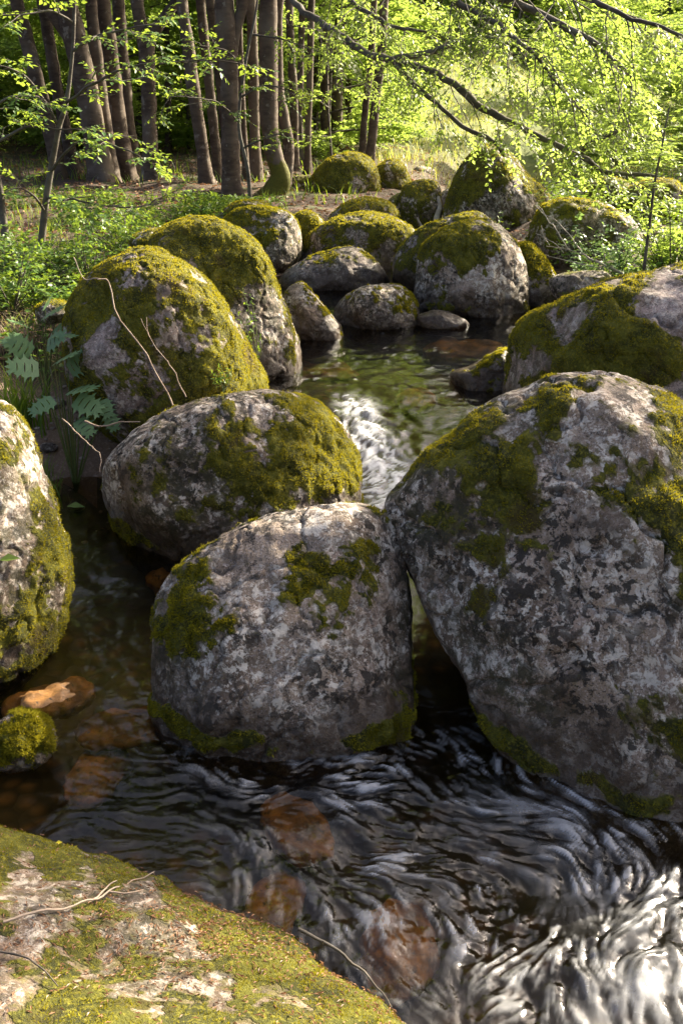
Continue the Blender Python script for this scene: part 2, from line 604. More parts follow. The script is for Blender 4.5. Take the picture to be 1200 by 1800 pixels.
bed = mk('stream_bed', np.stack([gx[used], gy[used], np.minimum(bedz, gzv[used] + 0.02)], 1), remap[gq[~keep_bank]], M_BED, (0, 0, 0))
tag(bed, 'dark brown gravel bed under the clear stream water', kind='structure')

# ------------------------------------------------------------------ boulders
_cs_cache = {}


def cube_sphere(N):
    if N in _cs_cache:
        return _cs_cache[N]
    g = np.tan(np.linspace(-1, 1, N + 1) * math.pi / 4)
    U, W = np.meshgrid(g, g)
    u, w, o = U.ravel(), W.ravel(), np.ones(U.size)
    V, Q = [], []
    i = np.arange(N)[:, None] * (N + 1) + np.arange(N)[None, :]
    q = np.stack([i, i + 1, i + N + 2, i + N + 1], -1).reshape(-1, 4)
    for k, f in enumerate(([o, u, w], [-o, w, u], [w, o, u], [u, -o, w], [u, w, o], [w, u, -o])):
        V.append(np.stack(f, 1))
        Q.append(q + k * len(u))
    V = np.concatenate(V)
    Q = np.concatenate(Q)
    V /= np.linalg.norm(V, axis=1)[:, None]
    key = np.round(V * 1e5).astype(np.int64)
    _, first, inv = np.unique(key, axis=0, return_index=True, return_inverse=True)
    inv = inv.ravel()
    _cs_cache[N] = (V[first], inv[Q])
    return _cs_cache[N]


def vnormals(V, Q):
    n = np.cross(V[Q[:, 2]] - V[Q[:, 0]], V[Q[:, 3]] - V[Q[:, 1]])
    N = np.zeros_like(V)
    for k in range(4):
        np.add.at(N, Q[:, k], n)
    return N / (np.linalg.norm(N, axis=1)[:, None] + 1e-12)


def moss_tufts(V, Q, Nv, moss, count, h, w, name, parent, origin, seed):
    h = h * 0.58
    rs = np.random.RandomState(seed)
    a = V[Q[:, 0]], V[Q[:, 1]], V[Q[:, 2]], V[Q[:, 3]]
    area = 0.5 * np.linalg.norm(np.cross(a[2] - a[0], a[3] - a[1]), axis=1)
    mm = moss[Q].mean(1)
    view = CAM - V[Q].mean(1)
    view /= np.linalg.norm(view, axis=1)[:, None]
    face = (Nv[Q].mean(1) * view).sum(1)
    wgt = area * sstep(0.40, 0.95, mm) * (face > -0.45)
    if wgt.sum() < 1e-4:
        return None
    f = rs.choice(len(Q), count, p=wgt / wgt.sum())
    s, t_ = rs.rand(count, 1), rs.rand(count, 1)
    q = Q[f]
    P = (V[q[:, 0]] * (1 - s) + V[q[:, 1]] * s) * (1 - t_) + (V[q[:, 3]] * (1 - s) + V[q[:, 2]] * s) * t_
    n = Nv[q].mean(1)
    d = n + rs.normal(scale=0.55, size=(count, 3)) + np.array([0, 0, 0.25])
    d /= np.linalg.norm(d, axis=1)[:, None]
    sd = np.cross(d, rs.normal(size=(count, 3)))
    sd /= np.linalg.norm(sd, axis=1)[:, None] + 1e-9
    clump = fbm(P * 22.0, 2, 5.0)
    hh = (h * (0.55 + 0.9 * rs.rand(count)) * np.clip(1 + 0.7 * clump, 0.35, 2))[:, None]
    ww = (w * (0.7 + 0.6 * rs.rand(count)))[:, None]
    base = P - n * 0.003
    T = np.stack([base - sd * ww, base + sd * ww, base + d * hh], 1).reshape(-1, 3)
    fac = np.arange(count * 3).reshape(-1, 3)
    tone = np.clip(0.42 + 0.95 * fbm(P * 10.0, 4, 1.0, 0.6) + rs.normal(scale=0.16, size=count), 0, 1)
    o = mk(name, T, fac, M_MOSS, origin, parent, False, {'rnd': np.repeat(tone, 3)})
    o['kind'] = 'stuff'
    return o


boulder_count = [0]
FOOT = []


def footprint(V, zz):
    """outline of a boulder at the waterline, as a radius per direction"""
    k = np.abs(zz) < 0.04
    if k.sum() < 40:
        return
    c = V[k, :2].mean(0)
    d = V[k, :2] - c
    b = ((np.arctan2(d[:, 1], d[:, 0]) + math.pi) / (2 * math.pi) * 36).astype(int) % 36
    r = np.full(36, 9.0)
    np.minimum.at(r, b, np.hypot(d[:, 0], d[:, 1]))
    r[r > 8.9] = 0.0
    FOOT.append((c, np.minimum(np.minimum(r, np.roll(r, 1)), np.roll(r, -1))))



def boulder(outline, D, T, label, N=60, n=2.5, moss=0.0, up=0.5, blobs=(), mat=None, tufts=0, th=0.018, tw=0.0035, bump=1.0, mfreq=2.2, base_band=0.0,
            name='boulder', yaw=0.0, cx=None):
    boulder_count[0] += 1
    seed = boulder_count[0] * 3.7
    ol = spline(outline, 240, True)
    c2 = np.array([(ol[:, 0].min() + ol[:, 0].max()) / 2, (ol[:, 1].min() + ol[:, 1].max()) / 2]) if cx is None else np.array(cx, float)
    C = at_d(c2[0], c2[1], D)
    w = (C - CAM) / np.linalg.norm(C - CAM)
    r = np.cross(w, [0, 0, 1.0])
    r /= np.linalg.norm(r)
    u = np.cross(r, w)
    ab = []
    for px, py in ol:
        q = ray(px, py)
        k = ((C - CAM) @ w) / (q @ w)
        p = CAM + q * k - C
        ab.append((p @ r, p @ u))
    ab = np.array(ab) * (1 - 0.20 * T / D)
    th_ = np.arctan2(ab[:, 1], ab[:, 0])
    ra = np.hypot(ab[:, 0], ab[:, 1])
    o = np.argsort(th_)
    th_, ra = th_[o], ra[o]
    S, Q = cube_sphere(N)
    rho = np.hypot(S[:, 0], S[:, 1])
    q = (rho ** n + np.abs(S[:, 2]) ** n) ** (1 / n)
    ang = np.arctan2(S[:, 1], S[:, 0])
    rr = np.interp(ang, np.concatenate([th_ - 2 * math.pi, th_, th_ + 2 * math.pi]), np.concatenate([ra, ra, ra]))
    # near the axis use the mean radius so the face stays smooth
    k = sstep(0.0, 0.6, rho)
    rr = rr * k + ra.mean() * (1 - k)
    V = (rho / q * rr)[:, None] * (np.cos(ang)[:, None] * r + np.sin(ang)[:, None] * u) + (S[:, 2] / q * T)[:, None] * w
    if yaw:
        # lean the depth axis so the body runs off behind to one side
        V = V + (S[:, 2] / q * T * yaw)[:, None] * r
    size = ra.mean()
    V = V + C
    Nv = vnormals(V, Q)
    if (Nv * (V - C)).sum() < 0:
        Q = Q[:, ::-1]
        Nv = -Nv
    # a few broad split faces turned up or towards the stream
    fr_ = np.random.RandomState(boulder_count[0] * 7 + 1)
    for k in range(4):
        nn = -w * (0.55 + 0.5 * fr_.rand()) + r * fr_.normal() * 0.55 + u * fr_.normal() * 0.45
        nn /= np.linalg.norm(nn)
        pr = (V - C) @ nn
        ex = np.clip(pr - pr.max() * (0.84 + 0.08 * fr_.rand()), 0, None)
        V = V - nn * (ex * 0.7)[:, None]
    edge = 1 - 0.6 * sstep(0.75, 1.0, rho / q)
    V = V + Nv * (edge * size * 0.085 * bump * fbm(V / size * 1.3, 3, seed))[:, None]
    V = V + Nv * (size * 0.016 * bump * fbm(V / size * 6.0, 4, seed + 2))[:, None]
    rg = 1 - np.abs(fbm(V / size * 2.1, 3, seed + 3))
    V = V - Nv * (size * 0.030 * bump * sstep(0.93, 1.0, rg))[:, None]
    Nv = vnormals(V, Q)
    # moss field
    m = moss + up * (Nv[:, 2] - 0.45) + 0.80 * fbm(V * mfreq / max(size, 0.35) * 0.8, 7, seed + 5, 0.74)
    pp = pix(V)
    near = (S[:, 2] < 0.35)
    for bx, by, br, bs in blobs:
        d2 = ((pp[:, 0] - bx) ** 2 + (pp[:, 1] - by) ** 2) / br ** 2
        m = m + np.where(near, 0.85 * bs * np.exp(-d2), 0)
    zz = V[:, 2] - zwat(V[:, 0], V[:, 1])
    wob = 0.05 * fbm(V * 4.0, 3, seed + 9)
    inwater = (V[:, 0] > np.interp(V[:, 1], XL[:, 0], XL[:, 1]) - 0.1) & (V[:, 1] < 12)
    wet = sstep(0.32, 0.08, zz + wob * 1.6) * inwater
    m = m - 0.7 * wet
    if base_band:
        m = m + base_band * np.exp(-((zz + wob * 1.5 - 0.05) / 0.055) ** 2) * (0.45 + 0.9 * sstep(-0.5, 0.5, fbm(V * 3.5, 3, seed + 11))) * inwater
    ms = sstep(-0.30, 0.34, m)
    V2 = V + Nv * (ms * (0.35 + 0.5 * np.clip(fbm(V * 14.0, 3, seed), -1, 1)) * 0.022 * min(1.0, size * 1.6))[:, None]
    origin = np.array([C[0], C[1], V2[:, 2].min()])
    footprint(V2, zz)
    vis = (zz[Q].max(1) > -0.28)
    Qv = Q[vis]
    us = np.unique(Qv)
    rm = np.zeros(len(V2), int)
    rm[us] = np.arange(len(us))
    ob = mk(name, V2[us], rm[Qv], mat or M_ROCK, origin, None, True, {'moss': ms[us], 'wet': wet[us]})
    tag(ob, label, 'boulder')
    if tufts:
        N2 = vnormals(V2, Q)
        moss_tufts(V2, Q, N2, ms, tufts, th, tw, 'moss', ob, origin, boulder_count[0])
    return ob, V2, Q
# ------------------------------------------------------------------ the boulders, near to far
boulder([(273, 1080), (285, 1030), (345, 968), (430, 926), (520, 903), (600, 888), (665, 893), (702, 925), (716, 980), (720, 1080), (727, 1180), (733, 1270),
         (715, 1340), (620, 1400), (480, 1405), (350, 1370), (290, 1310), (272, 1200)], 4.02, 0.40,
        'blocky rounded grey boulder in the middle of the stream speckled with lichen', 98, 3.0, -0.50, 0.35,
        [(640, 960, 45, 0.9), (540, 1010, 60, 0.75), (300, 1090, 55, 0.6), (390, 1100, 45, 0.4), (330, 1300, 90, 0.4), (700, 1260, 60, 0.4), (480, 1220, 130, -0.4)],
        tufts=26000, th=0.017, base_band=2.2)
boulder([(681, 905), (730, 830), (800, 770), (850, 715), (920, 680), (1000, 656), (1090, 664), (1160, 700), (1240, 760), (1340, 880), (1410, 1050), (1430, 1300),
         (1350, 1560), (1200, 1640), (1060, 1600), (950, 1500), (880, 1345), (822, 1205), (768, 1110), (722, 1000)], 4.25, 0.85,
        'largest boulder, tall and lichen-spotted with a mossy shoulder, right of the middle boulder', 114, 2.6, -0.30, 0.35,
        [(840, 770, 80, 0.8), (920, 850, 70, 0.6), (970, 695, 50, 0.8), (860, 900, 80, 0.45), (1180, 900, 60, 0.9), (1150, 1340, 90, 0.9), (1170, 720, 50, 0.7),
         (1050, 870, 40, 0.5), (760, 1050, 60, -0.6), (1050, 1150, 150, -0.4), (880, 1050, 70, 0.3)],
        tufts=45000, th=0.017, base_band=1.7, cx=(1020, 1090))
boulder([(183, 835), (200, 795), (250, 745), (310, 712), (400, 690), (480, 684), (545, 698), (595, 738), (622, 790), (630, 840), (628, 900), (570, 980), (450, 1030),
         (330, 1040), (240, 1000), (190, 910)], 5.62, 0.62,
        'low domed boulder with a pale speckled front and mossy skirt, upstream of the middle boulder', 92, 2.6, -0.46, 0.25,
        [(560, 720, 60, 1.1), (620, 830, 35, 1.1), (520, 850, 90, 0.75), (400, 880, 90, 0.6), (590, 790, 60, 0.3), (260, 830, 60, 0.35), (360, 720, 40, 0.35), (420, 790, 80, -0.3)],
        tufts=30000, th=0.018, base_band=1.9)
boulder([(112, 575), (135, 510), (180, 465), (240, 437), (290, 443), (350, 480), (395, 530), (430, 590), (455, 640), (470, 690), (450, 760), (350, 800),
         (230, 790), (150, 730), (115, 650)], 6.7, 0.72,
        'big round boulder covered in yellow-green moss with a bare twig leaning on it', 86, 2.4, 0.44, 0.25,
        [(180, 600, 40, -0.8), (195, 570, 25, -0.5), (380, 610, 45, -0.5), (330, 480, 45, -0.4), (215, 455, 35, -0.5), (440, 640, 50, 0.8), (250, 700, 70, -0.5)],
        M_ROCK_CLEAN, 60000, 0.018, 0.0045)
boulder([(262, 425), (290, 395), (350, 380), (400, 392), (440, 415), (470, 450), (490, 500), (515, 570), (530, 630), (525, 680), (470, 710), (400, 700), (320, 620), (268, 500)],
        8.25, 0.8, 'mossy boulder with a bare grey flank sloping into the upper pool', 80, 2.5, 0.18, 0.35,
        [(400, 460, 60, 0.8), (470, 480, 30, 0.6), (320, 400, 50, 0.6), (410, 410, 30, -0.5), (500, 580, 35, -0.4), (470, 540, 40, -0.5), (340, 420, 25, -0.4)],
        M_ROCK, 30000, 0.019, 0.0055)
boulder([(500, 515), (515, 500), (535, 499), (556, 520), (576, 545), (600, 576), (602, 610), (550, 630), (505, 620), (493, 560)], 9.2, 0.36,
        'small bare wedge-shaped boulder at the edge of the upper pool', 44, 2.4, -0.45, 0.2, [(575, 575, 25, 0.6)], base_band=0.8, tufts=2500, th=.02, tw=.006)
boulder([(588, 548), (602, 525), (640, 503), (690, 499), (720, 512), (735, 540), (730, 585), (680, 605), (620, 605), (590, 580)], 9.7, 0.45,
        'low speckled boulder with moss on one end standing in the upper pool', 48, 2.4, -0.25, 0.1, [(712, 535, 28, 1.0), (650, 560, 50, 0.25), (660, 515, 40, -0.5)], tufts=5000, th=0.02, tw=0.006)
boulder([(730, 480), (745, 430), (780, 400), (830, 385), (872, 395), (905, 425), (922, 470), (928, 530), (920, 600), (830, 610), (760, 590), (728, 540)], 10.4, 0.65,
        'tall rounded boulder with patchy moss crown at the head of the upper pool', 74, 2.6, -0.22, 0.4, [(825, 430, 45, 0.8), (770, 420, 30, 0.5), (800, 460, 30, 0.3), (880, 500, 50, -0.5)],
        base_band=0.8, tufts=9000, th=0.022, tw=0.006)
boulder([(690, 455), (710, 425), (740, 400), (790, 380), (830, 372), (862, 385), (870, 450), (800, 540), (730, 545), (692, 500)], 11.25, 0.6,
        'dark mossy boulder half hidden behind the patchy-crowned boulder', 48, 2.5, 0.10, 0.4, mat=M_ROCK_DARK, tufts=5000, th=0.022, tw=0.007)
boulder([(895, 440), (930, 428), (960, 458), (985, 505), (992, 540), (960, 575), (920, 575), (900, 510)], 10.7, 0.42,
        'slanting boulder with a sunlit mossy ridge beside the patchy-crowned boulder', 44, 2.4, 0.05, 0.9, [(940, 450, 40, 0.6)], tufts=5000, th=0.03, tw=0.007)
boulder([(490, 490), (530, 457), (580, 440), (622, 434), (652, 450), (682, 487), (685, 520), (640, 545), (540, 545), (498, 530)], 11.3, 0.55,
        'low dark lichen-grey boulder, pointed at both ends, just upstream of the pool', 48, 2.4, -0.32, 0.35, [(620, 470, 40, 0.35)], M_ROCK_DARK, 2500, 0.022, 0.007)
boulder([(522, 440), (560, 400), (610, 378), (650, 374), (700, 385), (734, 410), (730, 460), (680, 500), (600, 500), (530, 485)], 12.7, 0.75,
        'broad moss-draped boulder in the middle of the rock pile', 52, 2.4, 0.28, 0.5, [(560, 420, 30, -0.4), (600, 430, 25, -0.3)], M_ROCK_DARK, 9000, 0.03, 0.008)
boulder([(385, 400), (410, 372), (450, 362), (500, 370), (526, 395), (530, 445), (510, 485), (470, 500), (420, 480), (390, 440)], 12.3, 0.65,
        'round boulder with a moss cap and grey face behind the left bank boulders', 50, 2.5, 0.0, 0.9, [(480, 400, 30, -0.6), (490, 440, 30, -0.4), (440, 385, 40, 0.5)], tufts=7000, th=0.028, tw=0.008)
boulder([(380, 395), (405, 360), (440, 351), (475, 362), (490, 400), (430, 440)], 13.6, 0.6, 'mossy hummock of rock against the trunks above the left bank', 36, 2.2, 0.35, 0.5, tufts=3000, th=0.03, tw=0.009)
boulder([(500, 405), (528, 372), (555, 376), (575, 402), (565, 450), (510, 450)], 13.0, 0.45, 'small bright-mossed boulder between two round boulders in the pile', 34, 2.2, 0.3, 0.6, tufts=3000, th=0.03, tw=0.009)
boulder([(572, 392), (605, 357), (648, 347), (690, 360), (697, 390), (640, 425), (585, 415)], 14.6, 0.65, 'wide low boulder fully wrapped in moss behind the rock pile', 38, 2.3, 0.35, 0.4, tufts=4500, th=0.03, tw=0.009)
boulder([(672, 372), (690, 345), (714, 342), (720, 385), (690, 405)], 16.0, 0.4, 'small mossy rock wedged beside the upright mossy stone', 28, 2.2, 0.4, 0.3)
boulder([(705, 345), (712, 325), (740, 317), (770, 325), (776, 370), (768, 415), (730, 425), (706, 395)], 15.8, 0.45, 'upright stubby mossy stone with a grey right corner', 40, 2.8, 0.3, 0.2, [(765, 365, 15, -0.8), (735, 335, 25, 0.4)], tufts=3500, th=0.03, tw=0.009)
boulder([(544, 318), (570, 285), (600, 270), (630, 268), (656, 285), (668, 320), (660, 360), (600, 375), (548, 355)], 18.0, 0.85, 'dome-shaped boulder thick with olive moss at the foot of the far trunks', 42, 2.4, 0.45, 0.2, tufts=6000, th=0.035, tw=0.01)
boulder([(655, 305), (680, 281), (705, 287), (722, 320), (718, 350), (665, 352)], 19.2, 0.6, 'smaller mossy boulder tucked behind the dome-shaped boulder', 32, 2.3, 0.4, 0.3, tufts=2500, th=0.035, tw=0.01)
boulder([(498, 345), (515, 312), (545, 311), (574, 335), (570, 362), (510, 362)], 18.2, 0.6, 'low grey rock with ragged moss beside the beech roots', 32, 2.3, 0.1, 0.5)
boulder([(776, 390), (790, 330), (810, 290), (835, 262), (860, 255), (900, 275), (930, 310), (965, 345), (978, 395), (930, 445), (850, 445), (786, 430)], 15.6, 1.05,
        'huge humped boulder with a steep moss coat and bare streaks on its back', 64, 2.4, 0.22, 0.15,
        [(850, 370, 25, -0.9), (870, 300, 18, -0.7), (905, 320, 14, -0.6), (840, 380, 30, -0.4), (810, 330, 40, 0.4), (930, 340, 30, 0.2)], tufts=9000, th=0.03, tw=0.009)
boulder([(926, 415), (945, 370), (975, 350), (1030, 349), (1080, 365), (1120, 395), (1130, 455), (1080, 505), (980, 505), (932, 470)], 12.9, 0.75,
        'broad grey boulder behind the bare branches with thin moss on its back', 52, 2.5, -0.08, 0.45, [(990, 360, 40, 0.4), (950, 440, 40, 0.4), (1080, 400, 50, -0.5)], tufts=5000, th=0.025, tw=0.008)
boulder([(1082, 375), (1100, 335), (1140, 315), (1190, 320), (1215, 370), (1200, 430), (1110, 435)], 15.0, 0.7, 'round mossy boulder in shade at the far right bank', 38, 2.4, 0.4, 0.2, tufts=3500, th=0.03, tw=0.009)
boulder([(1025, 345), (1050, 315), (1090, 314), (1112, 340), (1100, 395), (1035, 390)], 16.6, 0.6, 'smaller mossy boulder just left of the shaded round one', 34, 2.3, 0.35, 0.2, tufts=2500, th=0.03, tw=0.009)
boulder([(883, 645), (903, 577), (950, 540), (1020, 510), (1100, 485), (1200, 464), (1300, 475), (1380, 560), (1400, 720), (1300, 830), (1100, 840), (940, 770), (884, 710)],
        7.0, 1.0, 'large sloping boulder with thick moss bands between bare pinkish rock at the right edge', 84, 2.4, 0.10, 0.2,
        [(940, 600, 40, 0.6), (1000, 660, 50, 0.5), (1080, 560, 50, 0.6), (1130, 640, 60, 0.6), (1050, 620, 50, 0.5), (980, 570, 25, -0.7), (1030, 600, 22, -0.8), (930, 650, 25, -0.7),
         (1150, 530, 45, -0.6), (1180, 590, 40, -0.4), (960, 640, 20, -0.4)], M_ROCK_CLEAN, 42000, 0.020, 0.005)
boulder([(790, 660), (830, 640), (885, 612), (910, 640), (905, 710), (830, 715)], 7.65, 0.28, 'small dark wedge of rock with a sunlit moss edge beside the sloping boulder', 34, 2.2, 0.05, 0.6, mat=M_ROCK_DARK, tufts=2500, th=0.02, tw=0.005)
boulder([(965, 490), (1010, 478), (1065, 478), (1080, 515), (1030, 540), (980, 530)], 9.8, 0.35, 'flat grey rock lying behind the large sloping boulder', 32, 2.4, -0.3, 0.3)
boulder([(-170, 790), (-70, 725), (10, 700), (50, 750), (76, 835), (100, 905), (120, 970), (120, 1050), (98, 1140), (40, 1210), (-60, 1260), (-220, 1200), (-270, 960)], 4.75, 0.62,
        'pale boulder cut by the left edge with a bright moss rim along the water', 84, 2.5, -0.12, 0.1,
        [(90, 960, 45, 1.1), (60, 1060, 60, 0.9), (95, 870, 35, 0.9), (30, 790, 35, 0.6), (20, 1120, 50, 0.6), (20, 930, 50, -0.6), (20, 1010, 45, -0.7)], tufts=28000, th=0.018, base_band=0.8)
boulder([(-60, 1305), (-10, 1272), (40, 1250), (80, 1266), (100, 1310), (60, 1350), (-40, 1350)], 3.8, 0.2, 'small cushion-like rock of bright yellow moss in the water by the left edge', 60, 2.2, 0.55, 0.2,
        tufts=12000, th=0.026, tw=0.0035, bump=3.0)
boulder([(225, 425), (262, 403), (300, 408), (310, 450), (250, 455)], 9.6, 0.35, 'low mossy stone among the herbs behind the twig-bearing boulder', 28, 2.2, 0.2, 0.4, tufts=1200, th=0.025, tw=0.007)
boulder([(60, 545), (85, 528), (118, 532), (125, 560), (80, 570)], 7.6, 0.2, 'little moss-topped stone in the bank left of the twig-bearing boulder', 26, 2.2, 0.1, 0.7, tufts=800, th=0.02, tw=0.006)
boulder([(715, 315), (735, 292), (765, 300), (770, 330), (725, 335)], 22.0, 0.5, 'pale sunlit rock behind the upright mossy stone', 26, 2.3, -0.6, 0.2)
boulder([(770, 345), (800, 330), (830, 345), (830, 380), (780, 380)], 18.0, 0.5, 'flat brownish rock behind the huge humped boulder', 26, 2.3, -0.3, 0.2, mat=M_ROCK_DARK)
boulder([(730, 558), (765, 545), (800, 552), (825, 572), (790, 590), (740, 585)], 9.55, 0.18, 'flat wet stone barely above the water below the patchy-crowned boulder', 26, 2.2, -0.5, 0.1, mat=M_ROCK_DARK)


# the near rock the photographer stands beside: a low, broad dome
def ground_rock(c, rad, rot, label, N, n, moss, up, tufts, seedv, blobs=(), mat=None, th=0.014, tw=0.003, name='boulder', bumpy=1.0):
    boulder_count[0] += 1
    S, Q = cube_sphere(N)
    q = (np.abs(S) ** n).sum(1) ** (1 / n)
    L = S / q[:, None] * np.array(rad)
    ca, sa = math.cos(rot), math.sin(rot)
    V = np.stack([L[:, 0] * ca - L[:, 1] * sa, L[:, 0] * sa + L[:, 1] * ca, L[:, 2]], 1) + np.array(c)
    Nv = vnormals(V, Q)
    if (Nv * (V - np.array(c))).sum() < 0:
        Q = Q[:, ::-1]
        Nv = -Nv
    sz = min(rad[0], rad[1])
    V = V + Nv * (sz * bumpy * (0.07 * fbm(V / sz * 1.4, 3, seedv) + 0.012 * fbm(V / sz * 8, 3, seedv + 1)))[:, None]
    Nv = vnormals(V, Q)
    m = moss + up * (Nv[:, 2] - 0.5) + 0.8 * fbm(V * 2.6, 7, seedv + 4, 0.74)
    pp = pix(V)
    for bx, by, br, bs in blobs:
        m = m + bs * np.exp(-((pp[:, 0] - bx) ** 2 + (pp[:, 1] - by) ** 2) / br ** 2)
    zz = V[:, 2] - zwat(V[:, 0], V[:, 1])
    wet = sstep(0.10, 0.01, zz + 0.04 * fbm(V * 5, 2, 2.0))
    m = m - 0.7 * wet
    ms = sstep(-0.30, 0.34, m)
    V2 = V + Nv * (ms * (0.3 + 0.5 * np.clip(fbm(V * 16.0, 3, 3.0), -1, 1)) * 0.014)[:, None]
    origin = np.array([c[0], c[1], V2[:, 2].min()])
    Qv = Q[(zz[Q].max(1) > -0.3) & (V2[Q][:, :, 1].max(1) > -0.6)]
    us = np.unique(Qv)
    rm = np.zeros(len(V2), int)
    rm[us] = np.arange(len(us))
    o = mk(name, V2[us], rm[Qv], mat or M_ROCK, origin, None, True, {'moss': ms[us], 'wet': wet[us]})
    tag(o, label, 'boulder')
    if tufts:
        moss_tufts(V2, Q, vnormals(V2, Q), ms, tufts, th, tw, 'moss', o, origin, 77)
    return o, V2, Q


NEAR, NV, NQ = ground_rock((-0.85, 1.07, -0.24), (1.62, 1.20, 0.68), R(-33), 'broad low rock with golden moss and bud scales filling the bottom left corner', 122, 2.4, -0.30, 0.1, 60000, 4.4,
                   [(150, 1760, 190, 0.9), (400, 1780, 150, 0.7), (520, 1690, 60, 0.5), (100, 1490, 60, 0.6), (330, 1590, 50, 0.5), (560, 1720, 60, 0.5), (300, 1650, 120, -0.5), (60, 1560, 60, -0.4),
                    (480, 1700, 60, -0.3)] + [(a, b, 38, 1.0) for a, b in ((15, 1478), (110, 1498), (210, 1535), (310, 1580), (410, 1632), (500, 1685), (575, 1735), (630, 1780), (665, 1760), (690, 1800))], mat=M_ROCK_NEAR, th=0.012, tw=0.0022)

# iron-stained stones under the clear water
STONES = [(85, 1215, 0.15, 0.012, 'orange stained stone breaking the surface beside the moss cushion'),
          (215, 1265, 0.15, -0.03, 'orange stone under the riffle left of the middle boulder'),
          (170, 1345, 0.14, -0.12, 'weedy drowned stone below the moss cushion'),
          (520, 1440, 0.14, -0.10, 'tan drowned stone in front of the middle boulder'),
          (480, 1580, 0.12, -0.20, 'amber drowned stone in the centre of the riffle'),
          (700, 1650, 0.15, -0.20, 'brown drowned slab in the lower riffle'),
          (820, 600, 0.32, 0.24, 'russet drowned stone in the upper pool below the sparkling inflow'),
          (730, 690, 0.20, 0.12, 'small tawny drowned stone in the tail of the upper pool'),
          (560, 640, 0.3, 0.10, 'brown drowned stone under the left side of the upper pool'),
          (330, 1010, 0.2, -0.06, 'tawny drowned stone in the side channel left of the middle boulder')]
for k, (px, py, s, zt, lab) in enumerate(STONES):
    c = at_z(px, py, zt)
    o, _, _ = ground_rock((c[0], c[1], zt - s * 0.34), (s * 1.35, s * 0.8, s * 0.34), rng.rand() * 3, lab, 15, 2.3, -3, 0, 0, 20 + k * 1.7, mat=M_STAIN, name='drowned_stone', bumpy=2.6)
    o['category'] = 'stone'
    o['group'] = 'stained stones on the stream bed'

# ------------------------------------------------------------------ the water
rows = [0.62]
while rows[-1] < 13.5:
    rows.append(rows[-1] + max(0.0053, 0.00054 * (rows[-1] ** 2 + 5)))
rows = np.array(rows)
fan = np.concatenate([np.arange(-1.98, -0.78, 0.04), np.arange(-0.78, 0.80, 0.0030), np.arange(0.80, 2.6, 0.04)])
wx, wy, wq = sheet(fan, rows)
wx = wx * (wy + 0.55)
PP = pix(np.stack([wx, wy, zwat(wx, wy)], 1))
see = (PP[:, 0] > -900) & (PP[:, 0] < 2400) & (PP[:, 1] < 2150)
ch = (wx > np.interp(wy, XL[:, 0], XL[:, 1]) - 0.25) & (wx < np.interp(wy, XR[:, 0], XR[:, 1]) + 0.25)
for cxy, rad_ in FOOT:                                   # no water inside the boulders
    dx, dy = wx - cxy[0], wy - cxy[1]
    k = ((np.arctan2(dy, dx) + math.pi) / (2 * math.pi) * 36).astype(int) % 36
    ch &= ~(np.hypot(dx, dy) < rad_[k] - 0.09)
wq = wq[(see & ch)[wq].all(1)]
used = np.unique(wq)
remap = -np.ones(len(wx), int)
remap[used] = np.arange(len(used))
wq = remap[wq]
wx, wy = wx[used], wy[used]
# current: hand-set flow directions, photo pixels from -> to
FLOW = [(650, 700, 655, 760), (655, 770, 665, 840), (670, 850, 740, 950), (745, 1000, 755, 1120), (760, 1150, 775, 1250), (700, 620, 670, 680), (860, 570, 800, 610),
        (600, 640, 625, 690), (760, 700, 700, 740), (560, 620, 590, 670), (450, 930, 340, 960), (590, 885, 500, 910), (270, 1000, 230, 1080), (150, 900, 180, 980), (200, 1130, 210, 1230),
        (60, 1180, 80, 1240), (200, 1330, 290, 1400), (60, 1400, 180, 1430), (300, 1380, 420, 1370), (450, 1390, 600, 1350), (650, 1330, 780, 1330), (820, 1330, 900, 1380),
        (950, 1420, 1060, 1520), (1080, 1540, 1160, 1680), (700, 1450, 800, 1520), (500, 1500, 580, 1600), (620, 1650, 680, 1790), (850, 1600, 900, 1740), (1000, 1650, 1060, 1790),
        (1180, 1500, 1190, 1600), (400, 1520, 470, 1590), (780, 1420, 900, 1470), (740, 1560, 790, 1680)]
fp, fv = [], []
for a, b, c, d in FLOW:
    z = 0.3 if b < 800 else 0.02
    p0, p1 = at_z(a, b, z), at_z(c, d, z)
    fp.append(p0[:2])
    v = (p1 - p0)[:2]
    fv.append(v / np.linalg.norm(v))
fp, fv = np.array(fp), np.array(fv)
xy = np.stack([wx, wy], 1)


def flow_at(q):
    d2 = ((q[:, None, :] - fp[None]) ** 2).sum(-1)
    w = 1.0 / (d2 + 0.01) ** 1.6
    v = (w[:, :, None] * fv[None]).sum(1)
    return v / (np.linalg.norm(v, axis=1)[:, None] + 1e-9)


# coarse flow grid for fast lookups
fgx, fgy = np.arange(-3.2, 4.0, 0.06), np.arange(0.3, 14.2, 0.06)
FX, FY = np.meshgrid(fgx, fgy)
FG = flow_at(np.stack([FX.ravel(), FY.ravel()], 1)).reshape(len(fgy), len(fgx), 2)
tw_ = np.stack([FX, FY, FX * 0], -1).reshape(-1, 3)
turn = (1.5 * fbm(tw_ * 2.6, 3, 6.0, 0.6)).reshape(FX.shape)          # eddies bend the current
FG = np.stack([FG[..., 0] * np.cos(turn) - FG[..., 1] * np.sin(turn), FG[..., 0] * np.sin(turn) + FG[..., 1] * np.cos(turn)], -1)


